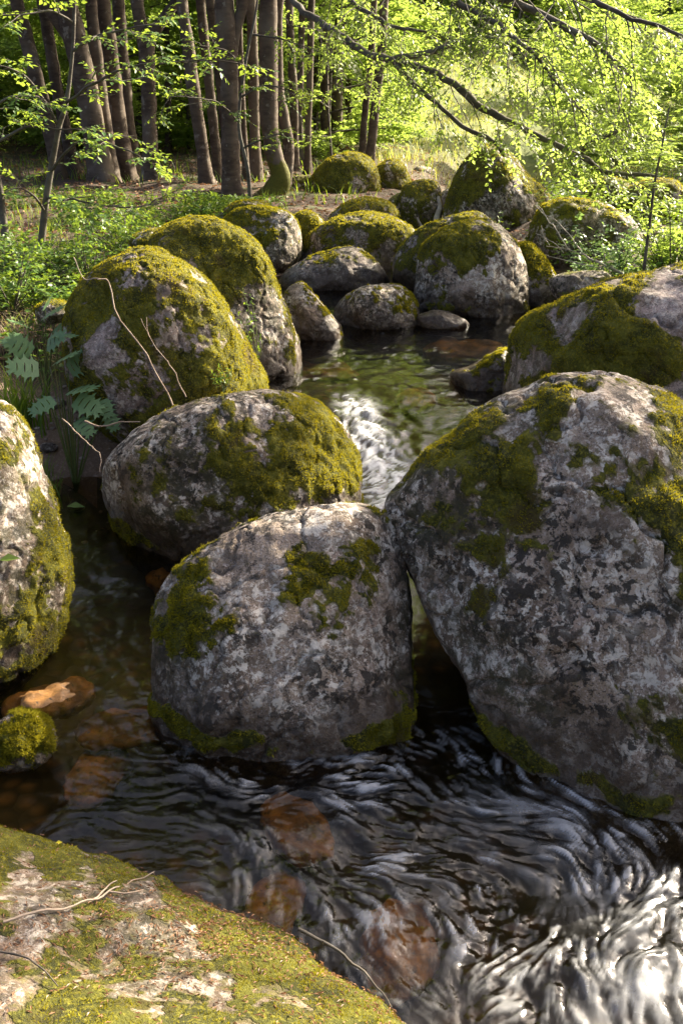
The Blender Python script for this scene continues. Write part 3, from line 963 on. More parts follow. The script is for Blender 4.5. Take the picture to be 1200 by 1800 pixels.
def flow(q):
    i = np.clip(((q[:, 0] - fgx[0]) / 0.06).astype(int), 0, len(fgx) - 1)
    j = np.clip(((q[:, 1] - fgy[0]) / 0.06).astype(int), 0, len(fgy) - 1)
    a = np.clip((q[:, 0] - fgx[0]) / 0.06 - i, 0, 1)[:, None]
    b = np.clip((q[:, 1] - fgy[0]) / 0.06 - j, 0, 1)[:, None]
    i1, j1 = np.minimum(i + 1, len(fgx) - 1), np.minimum(j + 1, len(fgy) - 1)
    return (FG[j, i] * (1 - a) + FG[j, i1] * a) * (1 - b) + (FG[j1, i] * (1 - a) + FG[j1, i1] * a) * b


NB = 512
_nb = np.random.RandomState(21).normal(size=(NB, NB))
_fx = np.fft.fftfreq(NB)
_k = np.hypot(_fx[:, None], _fx[None, :])
_nb = np.real(np.fft.ifft2(np.fft.fft2(_nb) * np.exp(-(_k / 0.20) ** 2)))
_nb /= _nb.std()


def nsample(q, scale):
    s = q * scale
    i = np.floor(s).astype(int)
    f = s - i
    a, b = i[:, 0] % NB, i[:, 1] % NB
    a1, b1 = (a + 1) % NB, (b + 1) % NB
    return (_nb[a, b] * (1 - f[:, 0]) + _nb[a1, b] * f[:, 0]) * (1 - f[:, 1]) + (_nb[a, b1] * (1 - f[:, 0]) + _nb[a1, b1] * f[:, 0]) * f[:, 1]


def streaks(scale, length, steps):
    h = length / steps
    acc = nsample(xy, scale)
    for sgn in (1, -1):
        q = xy.copy()
        for k in range(steps):
            q = q + sgn * h * flow(q)
            acc += nsample(q, scale)
    acc /= acc.std()
    return acc


s1 = streaks(52.0, 0.06, 7)      # broad swells
s2 = streaks(150.0, 0.038, 7)     # ripples
s3 = streaks(320.0, 0.030, 7)    # fine chop
wp3 = np.stack([wx, wy, wx * 0], 1)
wpx = pix(np.stack([wx, wy, zwat(wx, wy)], 1))


def spot(px, py, rx, ry=None):
    ry = ry or rx
    return np.exp(-((wpx[:, 0] - px) / rx) ** 2 - ((wpx[:, 1] - py) / ry) ** 2)


lively = 0.22 + 0.7 * np.clip(spot(650, 800, 90, 120) + spot(1050, 1620, 330, 260) + 0.8 * spot(760, 1500, 360, 200) + 0.6 * spot(220, 1150, 90, 130) + 0.7 * spot(880, 580, 60, 30)
                              + 0.95 * spot(680, 660, 230, 110) + 0.7 * spot(560, 1370, 230, 55), 0, 1)
calm = sstep(-0.55, 0.45, fbm(wp3 * 2.6, 3, 14.0))
lively = lively * (0.40 + 0.60 * calm)
far = 1.0 / (1 + 0.05 * np.clip(wy - 4, 0, 10))
hgt = (0.0062 * s1 + 0.0030 * s2 + 0.0016 * s3) * lively * np.clip(1.15 - 0.06 * wy, 0.5, 1)
hgt += (0.014 * fbm(wp3 * 3.2, 2, 4.0) + 0.007 * fbm(wp3 * 11.0, 2, 5.0) + 0.0026 * perlin(wp3 * 38.0, 6.0)) * lively
hgt += 0.05 * spot(1130, 1700, 130, 90) * (0.6 + 0.2 * s1) - 0.03 * spot(960, 1560, 120, 60)
hgt += 0.03 * spot(650, 770, 50, 60) * (0.5 + 0.4 * s1)
wz = zwat(wx, wy) + hgt
# aerated water: below the little fall and where the current breaks at the lower right
fz = 1.5 * spot(672, 850, 62, 66) + 1.05 * spot(642, 780, 40, 75) + 0.6 * spot(612, 712, 45, 25) + 0.52 * spot(1190, 1700, 170, 140) + 0.56 * spot(1060, 1560, 140, 90) + 0.52 * spot(950, 1420, 150, 65) \
    + 0.55 * spot(1100, 1780, 150, 80) + 0.22 * spot(780, 1420, 260, 120) + 0.35 * spot(600, 886, 40, 12) + 0.12 * spot(700, 1650, 250, 150) + 0.3 * spot(880, 570, 45, 14)
tex = 0.5 + 0.22 * s2 + 0.15 * s1 + 0.20 * s3
foam_and_sheen = sstep(0.28, 1.35, fz) * np.clip(0.50 + 1.15 * (tex - 0.42) + 0.45 * fbm(wp3 * 9.0, 3, 3.0) + 0.10 * s3, 0.03, 1.0) * 0.80
film = np.clip(spot(800, 1500, 360, 220) + spot(1050, 1550, 260, 260) + 0.5 * spot(520, 1365, 220, 50), 0, 1) * calm  # pale streaks painted in for sky reflection, on partly aerated water
foam_and_sheen = foam_and_sheen + film * 0.52 * sstep(0.1, 2.5, 0.7 * s2 + 0.45 * s1 + 0.75 * s3 + 0.4 * fbm(wp3 * 4.0, 2, 9.0))
rip = (s2 > 2.25) * 0.5 * (lively > 0.5) * np.clip(spot(660, 720, 150, 90) + spot(210, 1130, 60, 120), 0, 1)
foam_and_sheen = np.clip(foam_and_sheen + rip, 0, 0.95) * (1 - 0.48 * np.clip(1.3 * spot(1150, 1720, 260, 170), 0, 1))
water = mk('stream_water', np.stack([wx, wy, wz], 1), wq, M_WATER, (0, 0, 0), None, True, {'foam_and_sheen': foam_and_sheen})
tag(water, 'clear rippling stream water breaking white between the boulders', kind='structure')

# ------------------------------------------------------------------ foliage builders
UPV = np.array([0, 0, 1.0])


def unit(v):
    return v / (np.linalg.norm(v, axis=-1, keepdims=True) + 1e-9)


def leaves(bag, P, d, nrm, L, W, tone, fold=0.12, droop=0.12):
    """folded leaf blades, two triangles each"""
    d = unit(d)
    s = unit(np.cross(d, nrm))
    nn = np.cross(s, d)
    L = np.broadcast_to(L, (len(P),))[:, None]
    W = np.broadcast_to(W, (len(P),))[:, None]
    a = P
    b = P + d * L * 0.45 + s * W * 0.5 + nn * W * fold
    c = P + d * L - nn * L * droop
    e = P + d * L * 0.45 - s * W * 0.5 + nn * W * fold
    V = np.stack([a, b, c, e], 1).reshape(-1, 3)
    i = np.arange(len(P))[:, None] * 4
    T = np.concatenate([i + [0, 1, 2], i + [0, 2, 3]], 0)
    bag.add(V, T=T, a=np.repeat(np.broadcast_to(tone, (len(P),)), 4))


def sprays(bag, O, D, length, nl, L, rs, droop=0.25, flat=0.35, wood=None, wr=0.003, tone0=0.5):
    """twigs with alternate leaves spread in a plane"""
    S = len(O)
    D = unit(D)
    length = np.broadcast_to(length, (S,))
    side = unit(np.cross(D, UPV) + rs.normal(scale=0.15, size=(S, 3)))
    nrm = unit(np.cross(side, D) + rs.normal(scale=0.15, size=(S, 3)))
    t = (np.arange(nl) + 0.6) / nl
    tt = t[None, :, None]
    P = O[:, None] + D[:, None] * length[:, None, None] * tt - UPV * (droop * length)[:, None, None] * tt ** 2
    sg = np.where(np.arange(nl) % 2 == 0, 1.0, -1.0)[None, :, None]
    ld = D[:, None] * (0.55 + 0.5 * (tt > 0.93)) + side[:, None] * sg * 0.85 + rs.normal(scale=0.22, size=(S, nl, 3)) - UPV * 0.18
    ln = nrm[:, None] + rs.normal(scale=flat, size=(S, nl, 3))
    sz = L * (0.65 + 0.6 * rs.rand(S, nl)) * (1.0 - 0.25 * np.abs(t - 0.5))[None]
    tone = np.clip(tone0 + rs.normal(scale=0.18, size=(S, 1)) + rs.normal(scale=0.16, size=(S, nl)), 0, 1)
    leaves(bag, P.reshape(-1, 3), ld.reshape(-1, 3), ln.reshape(-1, 3), sz.ravel(), sz.ravel() * 0.62, tone.ravel())
    if wood is not None:
        # a thin three-sided twig
        q = np.array([0, 0.5, 1.0])[None, :, None]
        C = O[:, None] + D[:, None] * length[:, None, None] * q - UPV * (droop * length)[:, None, None] * q ** 2
        rad = np.array([1.0, 0.7, 0.3])[None, :, None] * wr
        r3 = [side[:, None] * rad, (nrm[:, None] * 0.87 - side[:, None] * 0.5) * rad, (-nrm[:, None] * 0.87 - side[:, None] * 0.5) * rad]
        V = np.stack([C + r for r in r3], 2).reshape(-1, 3)       # S,3 rings,3 corners
        base = np.arange(S)[:, None, None, None] * 9 + np.arange(2)[None, :, None, None] * 3
        j = np.arange(3)[None, None, :, None]
        Q = np.concatenate([base + j, base + (j + 1) % 3, base + 3 + (j + 1) % 3, base + 3 + j], -1).reshape(-1, 4)
        wood.add(V, Q=Q)


def grow(wood, leaf, path, radii, rs, nsec, seclen, nspray, slen, nl, L, spread=1.0, down=0.25, start=0.15, limb_sides=9, secr=0.009, tone0=0.5, sec_droop=0.25, droop=0.25):
    """a limb with side branches that carry leaf sprays"""
    P = spline(path, 6 * len(path))
    rr = np.interp(np.linspace(0, 1, len(P)), np.linspace(0, 1, len(radii)), radii)
    wob = np.stack([fbm(P * 2.5, 3, 3.0 + k) for k in range(3)], 1)
    P = P + wob * 0.035 * min(1.0, np.linalg.norm(P[-1] - P[0]) / 2)
    V, Q = tube(P, rr, limb_sides, 0.18, 4.0)
    wood.add(V, Q=Q)
    T = unit(np.gradient(P, axis=0))
    for k in range(nsec):
        t = start + (1 - start) * (k + rs.rand()) / nsec
        i = min(int(t * (len(P) - 1)), len(P) - 1)
        d = T[i] * 0.75 + unit(np.cross(T[i], UPV)) * (1 if k % 2 else -1) * spread * (0.4 + 0.7 * rs.rand()) + rs.normal(scale=0.25, size=3) - UPV * down
        d = unit(d)
        ln = seclen * (0.5 + 0.8 * rs.rand()) * (1 - 0.3 * t)
        u = np.linspace(0, 1, 6)[:, None]
        SP = P[i] + d * ln * u - UPV * ln * sec_droop * u ** 2 + np.cumsum(rs.normal(scale=0.035 * ln, size=(6, 3)), 0) * (u > 0)
        V, Q = tube(SP, np.linspace(max(secr, 0.0), 0.003, 6), 4)
        wood.add(V, Q=Q)
        w = rs.rand(nspray) ** 0.8
        f = w * 5
        a = np.minimum(f.astype(int), 4)
        O = SP[a] + (SP[a + 1] - SP[a]) * (f - a)[:, None]
        TT = unit(SP[a + 1] - SP[a])
        D = TT * 0.8 + unit(np.cross(TT, UPV)) * np.where(np.arange(nspray) % 2, 1, -1)[:, None] * 0.75 + rs.normal(scale=0.25, size=(nspray, 3))
        sprays(leaf, O, D, slen * (0.6 + 0.7 * rs.rand(nspray)), nl, L, rs, droop, 0.24, wood, 0.0028, tone0)


def crown_data(name, rad, hei, S, nl, L, slen, seed, low=0.15, mat=None, layers=True, tone0=0.45):
    """a crown as many sprays on radiating boughs, hollows between them; origin at its foot"""
    rs = np.random.RandomState(seed)
    leaf, wood = Bag(), Bag()
    nb = 26
    per = S // nb
    for k in range(nb):
        h = low + (1 - low) * (k + rs.rand()) / nb
        az = k * 2.4 + rs.rand()
        rr = rad * math.sqrt(max(0.05, 1 - (2 * (h - 0.42)) ** 2 * 0.85)) * (0.75 + 0.45 * rs.rand())
        d = np.array([math.cos(az), math.sin(az), 0.15 + 0.5 * h])
        u = np.linspace(0, 1, 5)[:, None]
        BP = np.array([0, 0, h * hei * 0.85]) + d * rr * u - UPV * 0.16 * rr * u ** 2
        V, Q = tube(BP, np.linspace(0.03 * rad / 2, 0.006, 5), 4)
        wood.add(V, Q=Q)
        w = 0.25 + 0.75 * rs.rand(per) ** 0.7
        f = w * 4
        a = np.minimum(f.astype(int), 3)
        O = BP[a] + (BP[a + 1] - BP[a]) * (f - a)[:, None]
        side = unit(np.cross(d, UPV))
        O = O + side * rs.normal(scale=0.28 * rad * 0.5, size=(per, 1)) * w[:, None] + UPV * rs.normal(scale=0.05 * rad, size=(per, 1))
        D = d * 0.7 + side * rs.normal(scale=0.8, size=(per, 1)) + rs.normal(scale=0.3, size=(per, 3))
        sprays(leaf, O, D, slen * (0.6 + 0.7 * rs.rand(per)), nl, L, rs, 0.3, 0.4, None, tone0=tone0)
    n = leaf.n
    lv = np.concatenate(leaf.V)
    me = mesh_data(name, lv, [np.concatenate(leaf.T)], mat or M_LEAF, True, {'rnd': np.concatenate(leaf.A)})
    wm = mesh_data('bough', np.concatenate(wood.V), [np.concatenate(wood.Q)], M_BARK_DARK, True, {'rnd': np.concatenate(wood.A)})
    return me, wm


def child(name, data, parent, loc=(0, 0, 0), rotz=0.0, scale=1.0):
    o = bpy.data.objects.new(name, data)
    COL.objects.link(o)
    o.parent = parent
    o.location = loc
    o.rotation_euler = (0, 0, rotz)
    o.scale = (scale,) * 3 if np.isscalar(scale) else scale
    return o


CROWNS = [crown_data('crown', 2.6, 9.0, 1500, 9, 0.15, 0.55, 31 + k) for k in range(2)]
BUSHES = [crown_data('crown', 1.7, 4.2, 2000, 11, 0.085, 0.36, 41 + k, 0.04) for k in range(3)]


# ------------------------------------------------------------------ beech trunks on the left bank
def beech(label, y, path, widths, moss=0.0, top=8.5, crown=None, forks=(), lean=None, csc=1.0, roots=0.28, bsides=16):
    pts = [at_y(px, py, y) for px, py in path]
    b = pts[0].copy()
    g = gz(b[0], b[1])
    pts[0][2] = g - 0.12
    dirn = pts[-1] - pts[-2]
    dirn = dirn / dirn[2]
    z_top = max(top, pts[-1][2] + 1.0)
    k = (z_top - pts[-1][2])
    pts.append(pts[-1] + dirn * k * 0.5 + np.array([0.1, 0.15, 0]))
    pts.append(pts[-1] + dirn * k * 0.5 + np.array([-0.05, 0.1, 0]))
    W = np.array(list(widths) + [widths[-1] * 0.85, widths[-1] * 0.55]) * 0.86 / F * np.linalg.norm(b - CAM) / 2
    n = 46
    P = spline(pts, n)
    rad = np.interp(np.linspace(0, 1, n), np.linspace(0, 1, len(W)), W)
    h = P[:, 2] - g
    rad = rad * (1 + roots * np.exp(-np.clip(h, 0, 9) / 0.16))
    V, Q = tube(P, rad, bsides, 0.16, y + path[0][0] * 0.01)
    hv = V[:, 2] - g
    # root ribs
    cen = np.repeat(P, bsides, 0)
    ang = np.arctan2(V[:, 1] - cen[:, 1], V[:, 0] - cen[:, 0])
    V = cen + (V - cen) * (1 + 0.18 * np.exp(-np.clip(hv, 0, 9) / 0.22) * np.sin(ang * 4 + y))[:, None]
    t = empty('beech_tree', (b[0], b[1], g))
    tag(t, label, 'tree', 'beech trunks on the left bank')
    mo = np.clip(0.30 * np.exp(-np.clip(hv, 0, 9) / 0.25) + moss * np.exp(-np.clip(hv - 0.1, 0, 9) ** 2 / 0.30), 0, 1)
    mk('trunk', V, Q, M_BARK, (b[0], b[1], g), t, True, {'rnd': mo})
    for fk in forks:
        fp_ = [at_y(px, py, y) for px, py in fk[0]]
        fw = np.array(fk[1]) / F * np.linalg.norm(b - CAM) / 2
        FP = spline(fp_, 16)
        V, Q = tube(FP, np.interp(np.linspace(0, 1, 16), np.linspace(0, 1, len(fw)), fw), 10, 0.12, 7.0)
        mk('limb', V, Q, M_BARK, FP[0], t, True, {'rnd': np.zeros(len(V))})
    if crown is not None:
        zc = 5.6 + 0.8 * random.random()
        i = int(np.argmin(np.abs(P[:, 2] - zc)))
        loc = P[i] - np.array([b[0], b[1], g])
        a = random.random() * 6
        c = child('crown', CROWNS[crown][0], t, loc, a, csc)
        child('bough', CROWNS[crown][1], c)
    return t, P


beech('leaning beech trunk nearest the left edge with a sunlit right side', 18.5, [(107, 330), (97, 270), (75, 180), (45, 60), (28, -10)], [30, 27, 26, 25, 23], crown=0)
beech('slimmer beech trunk crossing just right of the leaning one', 18.9, [(133, 318), (122, 260), (100, 150), (82, 40), (72, -10)], [25, 22, 21, 20, 18], crown=None)
beech('thickest dark beech trunk in the left clump, forked near the top', 18.2, [(185, 350), (170, 250), (147, 130), (125, 40), (118, -10)], [50, 42, 42, 38, 34], crown=1,
      forks=[([(144, 120), (118, 62), (84, 15), (60, -25)], [22, 18, 15, 14])])
beech('narrow beech trunk right of the thickest trunk in the left clump', 18.6, [(203, 345), (188, 240), (172, 120), (160, -10)], [28, 24, 23, 20], crown=None)
beech('straight dark beech trunk in the middle of the left clump', 19.0, [(228, 345), (213, 240), (195, 100), (178, -10)], [34, 29, 28, 26], crown=0)
beech('shaded beech trunk behind the forked grey one', 19.6, [(243, 340), (226, 220), (216, 100), (208, -10)], [28, 24, 22, 22], crown=None)
beech('grey beech trunk whose limb bends away to the right', 17.8, [(268, 352), (264, 240), (258, 110), (240, -10)], [33, 28, 28, 22], crown=None,
      forks=[([(259, 115), (264, 70), (285, 35), (308, 5), (318, -30)], [24, 20, 16, 14, 14])])
beech('pale beech trunk leaning left, alone in the gap of the grove', 17.6, [(365, 330), (354, 250), (338, 140), (326, 50), (320, -10)], [27, 24, 24, 22, 21], crown=1)
beech('thinner beech trunk close behind the pale leaning one', 19.2, [(385, 318), (376, 230), (366, 130), (352, -10)], [21, 18, 18, 17], crown=None)
beech('slim beech trunk rising behind the stout central trunk', 20.5, [(404, 316), (392, 180), (380, 80), (370, -10)], [20, 20, 19, 18], crown=None)
beech('stout straight beech trunk in the centre of the grove', 16.6, [(410, 362), (405, 250), (403, 140), (399, 60), (394, -10)], [38, 33, 33, 36, 34], crown=0, roots=0.35,
      forks=[([(406, 115), (414, 60), (424, 20), (432, -25)], [18, 16, 16, 15])])
beech('thin sapling-like trunk between the stout trunk and the mossy-footed beech', 18.5, [(434, 318), (428, 230), (424, 140), (420, -10)], [15, 13, 12, 11], crown=None)
beech('upright beech trunk left of the mossy-footed beech', 19.0, [(452, 315), (447, 220), (445, 110), (442, -10)], [23, 20, 20, 19], crown=1)
MOSSY, MP = beech('beech with a bent, moss-covered foot above the rock pile', 16.8, [(478, 360), (492, 310), (480, 262), (472, 200), (472, 90), (472, -10)], [46, 38, 32, 33, 34, 32], moss=0.85, crown=0, roots=0.3)
beech('curved grey trunk growing beside the moss-footed beech', 17.6, [(498, 330), (507, 270), (500, 215), (491, 160), (489, 70), (492, -10)], [24, 24, 22, 18, 16, 15], crown=None)
beech('thin grey trunk right of the curved one', 20.5, [(517, 308), (517, 200), (512, 100), (508, -10)], [17, 16, 15, 15], crown=None)
beech('thin dark trunk deep in the grove right of the moss-footed beech', 22.0, [(528, 306), (527, 180), (530, 60), (534, -10)], [13, 12, 12, 12], crown=None)
beech('slender grey trunk above the low grey rock', 20.0, [(541, 310), (541, 230), (545, 110), (548, -10)], [15, 13, 13, 12], crown=1)
beech('reddish slender trunk in the grove, behind the dome-shaped boulder', 24.0, [(572, 290), (571, 180), (568, 60), (566, -10)], [18, 17, 16, 15], crown=None)
beech('dark upright trunk above the dome-shaped boulder', 25.0, [(592, 285), (592, 170), (596, 60), (600, -10)], [24, 21, 20, 20], crown=0)
beech('left one of the twin trunks standing against the bright meadow', 22.0, [(634, 278), (642, 190), (652, 100), (658, -10)], [14, 13, 13, 12], crown=None)
beech('right one of the twin trunks standing against the bright meadow', 21.6, [(648, 280), (660, 180), (670, 90), (676, -10)], [19, 17, 17, 16], crown=1)
beech('thin far trunk seen between the twin trunks and the grove', 27.0, [(612, 276), (613, 150), (616, -10)], [13, 12, 12], crown=None)

for k, (px, py, yy, w_, tx) in enumerate([(50, 305, 26, 13, 58), (150, 300, 27, 12, 140), (246, 300, 25, 15, 250), (298, 305, 24, 12, 292), (318, 300, 28, 10, 312), (345, 296, 30, 11, 350), (424, 300, 26, 12, 436),
                                          (462, 298, 28, 12, 458), (505, 296, 30, 11, 512), (556, 290, 27, 11, 552), (20, 300, 28, 12, 8), (602, 280, 30, 10, 606)]):
    beech('thin far beech trunk behind ' + {20: 'the left edge gap of the grove', 50: 'the leaning trunk nearest the left edge', 150: 'the thickest dark trunk', 246: 'the grey trunk with the bent limb',
                                            298: 'and right of the grey trunk with the bent limb', 318: 'the gap left of the pale leaning trunk', 345: 'the pale leaning trunk', 424: 'the stout central trunk',
                                            462: 'the upright trunk beside the mossy foot', 505: 'the curved grey trunk', 556: 'the slender grey trunk', 602: 'the dark trunk above the dome boulder'}[px], yy,
          [(px, py), (px * 0.6 + tx * 0.4, 180), (tx, -10)], [w_ * 1.1, w_, w_ * 0.9], crown=(k % 2 if k % 3 == 0 else None), bsides=10)

# ------------------------------------------------------------------ the overhanging limb and its leaf curtain
rs = np.random.RandomState(61)


def pxpath(lst):
    return [at_y(a, b, c) for a, b, c in lst]


LIMBS = [  # px, py, distance; radii; side branches; their length; start
    ([(474, -70, 16.6), (520, 8, 15.8), (560, 36, 15.0), (600, 66, 14.4), (650, 94, 13.8), (690, 105, 13.3), (740, 118, 12.9), (790, 138, 12.6), (830, 180, 12.4), (880, 208, 12.2),
      (930, 232, 12.0), (980, 260, 11.8), (1020, 272, 11.6)], [.055, .05, .046, .046, .046, .044, .038, .032], 19, 1.0, 0.12),
    ([(690, 105, 13.3), (715, 135, 13.0), (760, 178, 12.7), (820, 225, 12.5), (865, 250, 12.3), (890, 272, 12.2)], [.034, .032, .03, .028, .026, .022], 3, 0.6, 0.1),
    ([(1005, 270, 11.7), (1030, 280, 11.5), (1060, 300, 11.4), (1120, 305, 11.2), (1150, 310, 11.1)], [.036, .03, .022, .012], 4, 0.6, 0.1),
    ([(1020, 272, 11.6), (1035, 250, 11.5), (1065, 240, 11.3), (1100, 225, 11.2)], [.03, .025, .018, .01], 6, 0.7, 0.1),
    ([(690, 105, 13.3), (740, 95, 12.8), (800, 75, 12.3), (860, 70, 12.0), (920, 85, 11.8)], [.045, .035, .028, .015], 10, 0.9, 0.1),
    ([(500, -60, 15.5), (640, -40, 13.5), (760, -30, 12.6), (880, -5, 12.0), (980, 40, 11.6), (1060, 90, 11.3), (1110, 140, 11.1)], [.07, .06, .05, .035, .02], 30, 1.2, 0.15),
    ([(700, -60, 12.8), (820, 10, 12.0), (900, 60, 11.6), (960, 120, 11.4), (1010, 190, 11.2)], [.045, .035, .02, .01], 22, 1.0, 0.15),
    ([(820, -70, 12.0), (940, -30, 11.0), (1060, 10, 10.5), (1160, 50, 10.2), (1230, 80, 10.0)], [.045, .035, .02, .01], 24, 1.1, 0.1),
    ([(560, -70, 15.0), (620, 0, 14.0), (680, 40, 13.4), (760, 60, 13.0)], [.04, .03, .02, .01], 14, 0.9, 0.1),
]
for (lp, lr, ns, slen, st) in LIMBS:
    wood, leaf = Bag(), Bag()
    grow(wood, leaf, pxpath(lp), lr, rs, ns, slen, 8, 0.34, 9, 0.064, 1.0, 0.30, st, tone0=0.5)
    b = wood.build('branch', M_BARK_DARK, pxpath(lp)[0], MOSSY)
    leaf.build('leaves', M_LEAF, pxpath(lp)[0], b)

# ------------------------------------------------------------------ young beeches in front, on the left bank
def young_beech(label, stem, y, rad, tiers, seed, mat=M_LEAF_NEAR, L=0.066, cat='tree'):
    r_ = np.random.RandomState(seed)
    pts = [at_y(a, b, y) for a, b in stem]
    g = gz(pts[0][0], pts[0][1])
    pts[0][2] = min(pts[0][2], g) - 0.03
    org = np.array([pts[0][0], pts[0][1], g])
    t = empty('young_beech', org)
    tag(t, label, cat)
    P = spline(pts, 24)
    V, Q = tube(P, np.linspace(rad, rad * 0.35, 24), 8, 0.15, 2.0)
    mk('stem', V, Q, M_BARK_DARK, org, t, True, {'rnd': np.zeros(len(V))})
    for lp, ns, sl in tiers:
        wood, leaf = Bag(), Bag()
        pp_ = pxpath(lp)
        grow(wood, leaf, pp_, [0.016, 0.012, 0.008, 0.004], r_, max(4, int(ns * 0.7)), sl, 5, 0.26, 8, L, 1.1, 0.02, 0.12, 6, 0.006, 0.5, 0.08, 0.10)
        b = wood.build('branch', M_BARK_DARK, pp_[0], t)
        leaf.build('leaves', mat, pp_[0], b)
    return t


young_beech('young beech with crooked dark stem and flat leaf tiers before the left trunks', [(70, 452), (78, 380), (88, 310), (104, 225), (117, 180), (128, 90), (132, -20)], 10.4, 0.045,
            [([(117, 185, 10.4), (160, 150, 10.1), (230, 118, 9.9), (320, 105, 9.7), (418, 108, 9.6)], 13, 0.55),
             ([(104, 225, 10.4), (60, 150, 10.2), (10, 118, 10.0), (-60, 105, 9.9)], 9, 0.5),
             ([(90, 300, 10.4), (150, 245, 10.0), (220, 262, 9.7), (272, 288, 9.5)], 10, 0.45),
             ([(82, 350, 10.4), (120, 352, 9.9), (200, 365, 9.6), (282, 358, 9.4)], 11, 0.45),
             ([(80, 375, 10.4), (60, 345, 10.2), (35, 330, 10.1), (5, 340, 10.0)], 5, 0.4),
             ([(128, 90, 10.4), (180, 62, 10.2), (240, 48, 10.0), (300, 40, 9.8)], 9, 0.5),
             ([(130, 40, 10.4), (90, 20, 10.2), (40, 25, 10.0), (-30, 30, 10.0)], 7, 0.5)], 71)
young_beech('dark thin stem of a young beech cut by the left edge', [(12, 440), (6, 380), (-2, 320), (-20, 220), (-30, -30)], 10.0, 0.05,
            [([(-10, 260, 10.0), (40, 225, 9.9), (110, 228, 9.8), (170, 225, 9.7)], 7, 0.4),
             ([(-20, 200, 10.0), (20, 170, 9.9), (80, 175, 9.8)], 6, 0.4)], 72)
young_beech('slim beech sapling with leaf tiers between the stout trunk and the mossy-footed beech', [(440, 372), (436, 300), (420, 220), (430, 120), (450, 20), (455, -40)], 15.2, 0.035,
            [([(420, 215, 15.2), (380, 180, 14.8), (330, 170, 14.5), (285, 172, 14.3)], 10, 0.6),
             ([(425, 170, 15.2), (470, 150, 15.0), (520, 165, 14.8)], 8, 0.6),
             ([(445, 60, 15.2), (500, 70, 15.0), (560, 90, 14.8)], 9, 0.6),
             ([(430, 120, 15.2), (395, 90, 15.0), (350, 80, 14.8)], 7, 0.6),
             ([(430, 260, 15.2), (470, 240, 15.0), (500, 235, 14.8)], 6, 0.45)], 73)
young_beech('leafy beech sapling above the dome-shaped boulder', [(585, 300), (580, 240), (575, 150), (580, 40)], 19.5, 0.03,
            [([(578, 190, 19.5), (540, 165, 19.2), (500, 170, 19.0)], 9, 0.8), ([(576, 150, 19.5), (620, 140, 19.2), (660, 160, 19.0)], 9, 0.8),
             ([(580, 240, 19.5), (560, 240, 19.3), (530, 245, 19.1)], 7, 0.6), ([(578, 90, 19.5), (620, 70, 19.3), (660, 60, 19.0)], 9, 0.8),
             ([(578, 60, 19.5), (540, 50, 19.3), (500, 40, 19.0)], 8, 0.8)], 74, M_LEAF)

# ------------------------------------------------------------------ understorey and far trees
rs = np.random.RandomState(90)


def crown_tree(name, label, cat, group, x, y, data, sc, rotz, trunk_r, sink=0.0, seed=0):
    g = gz(x, y)
    t = empty(name, (x, y, g - 0.05))
    tag(t, label, cat, group)
    c = child('crown', data[0], t, (0, 0, sink), rotz, sc)
    child('bough', data[1], c)
    s = sc if np.isscalar(sc) else sc[2]
    hh = 4.0 * s if data in BUSHES else 8.0 * s
    P = np.stack([np.linspace(0, 0.15 * s, 8), np.linspace(0, 0.05, 8), np.linspace(0, sink + hh * 0.8, 8)], 1)
    V, Q = tube(P, np.linspace(trunk_r, trunk_r * 0.25, 8), 7)
    child('trunk', mesh_data('trunk', V, [Q], M_BARK_DARK, True, {'rnd': np.zeros(len(V))}), t)
    return t


TOLABEL = []
BEHIND_TRUNKS = [(10, 'the left edge gap of the grove'), (75, 'the leaning trunk nearest the left edge'), (160, 'the thickest dark trunk'), (225, 'the middle of the left clump'), (268, 'the grey trunk with the bent limb'),
                 (345, 'the pale leaning trunk'), (408, 'the stout central trunk'), (478, 'the mossy-footed beech'), (543, 'the slender grey trunk'), (595, 'the dark trunk above the dome boulder'), (655, 'the twin trunks')]
OVER_MEADOW = [(620, 'the twin trunks'), (730, 'the bright meadow gap'), (870, 'the huge humped boulder'), (1020, 'the broad grey boulder'), (1140, 'the rowan sapling'), (1300, 'the frame, past the right edge')]
ORD = ['foremost', 'second', 'third', 'fourth', 'fifth', 'sixth', 'seventh', 'eighth', 'ninth', 'tenth']


def settle_labels():
    """tell the far trees apart by what they stand behind and how deep"""
    seen = {}
    for o, pre, marks in sorted(TOLABEL, key=lambda q: q[0].location[1]):
        px = pix(np.array([[o.location[0], o.location[1], 2.3]]))[0, 0]
        mark = min(marks, key=lambda m: abs(m[0] - px))[1]
        k = seen.get((pre, mark), 0)
        seen[(pre, mark)] = k + 1
        o['label'] = pre + ', ' + ORD[min(k, 9)] + ' behind ' + mark


UND = []
for k in range(30):
    y = 23 + 15 * ((k * 0.618) % 1)
    x = (-0.40 + 0.44 * ((k + 0.5) / 30)) * y + rs.normal(scale=0.5)
    UND.append((x, y))
for k, (x, y) in enumerate(UND):
    s = 0.75 + 0.6 * rs.rand()
    o = crown_tree('understorey_beech', 'x', 'tree', 'thicket behind the trunks', x, y, BUSHES[k % 3], (s * 1.15, s * 1.15, s), rs.rand() * 6, 0.05, 0.0)
    TOLABEL.append((o, 'bushy young beech', BEHIND_TRUNKS))
for k in range(20):
    y = 42 + 16 * rs.rand()
    x = (-0.50 + 0.62 * ((k + rs.rand()) / 20)) * y
    s = 2.4 + 0.8 * rs.rand()
    o = crown_tree('woodland_tree', 'x', 'tree', 'trees closing the wood', x, y, BUSHES[k % 3], (s, s, s * 1.2), rs.rand() * 6, 0.2)
    TOLABEL.append((o, 'tall far woodland tree', BEHIND_TRUNKS))
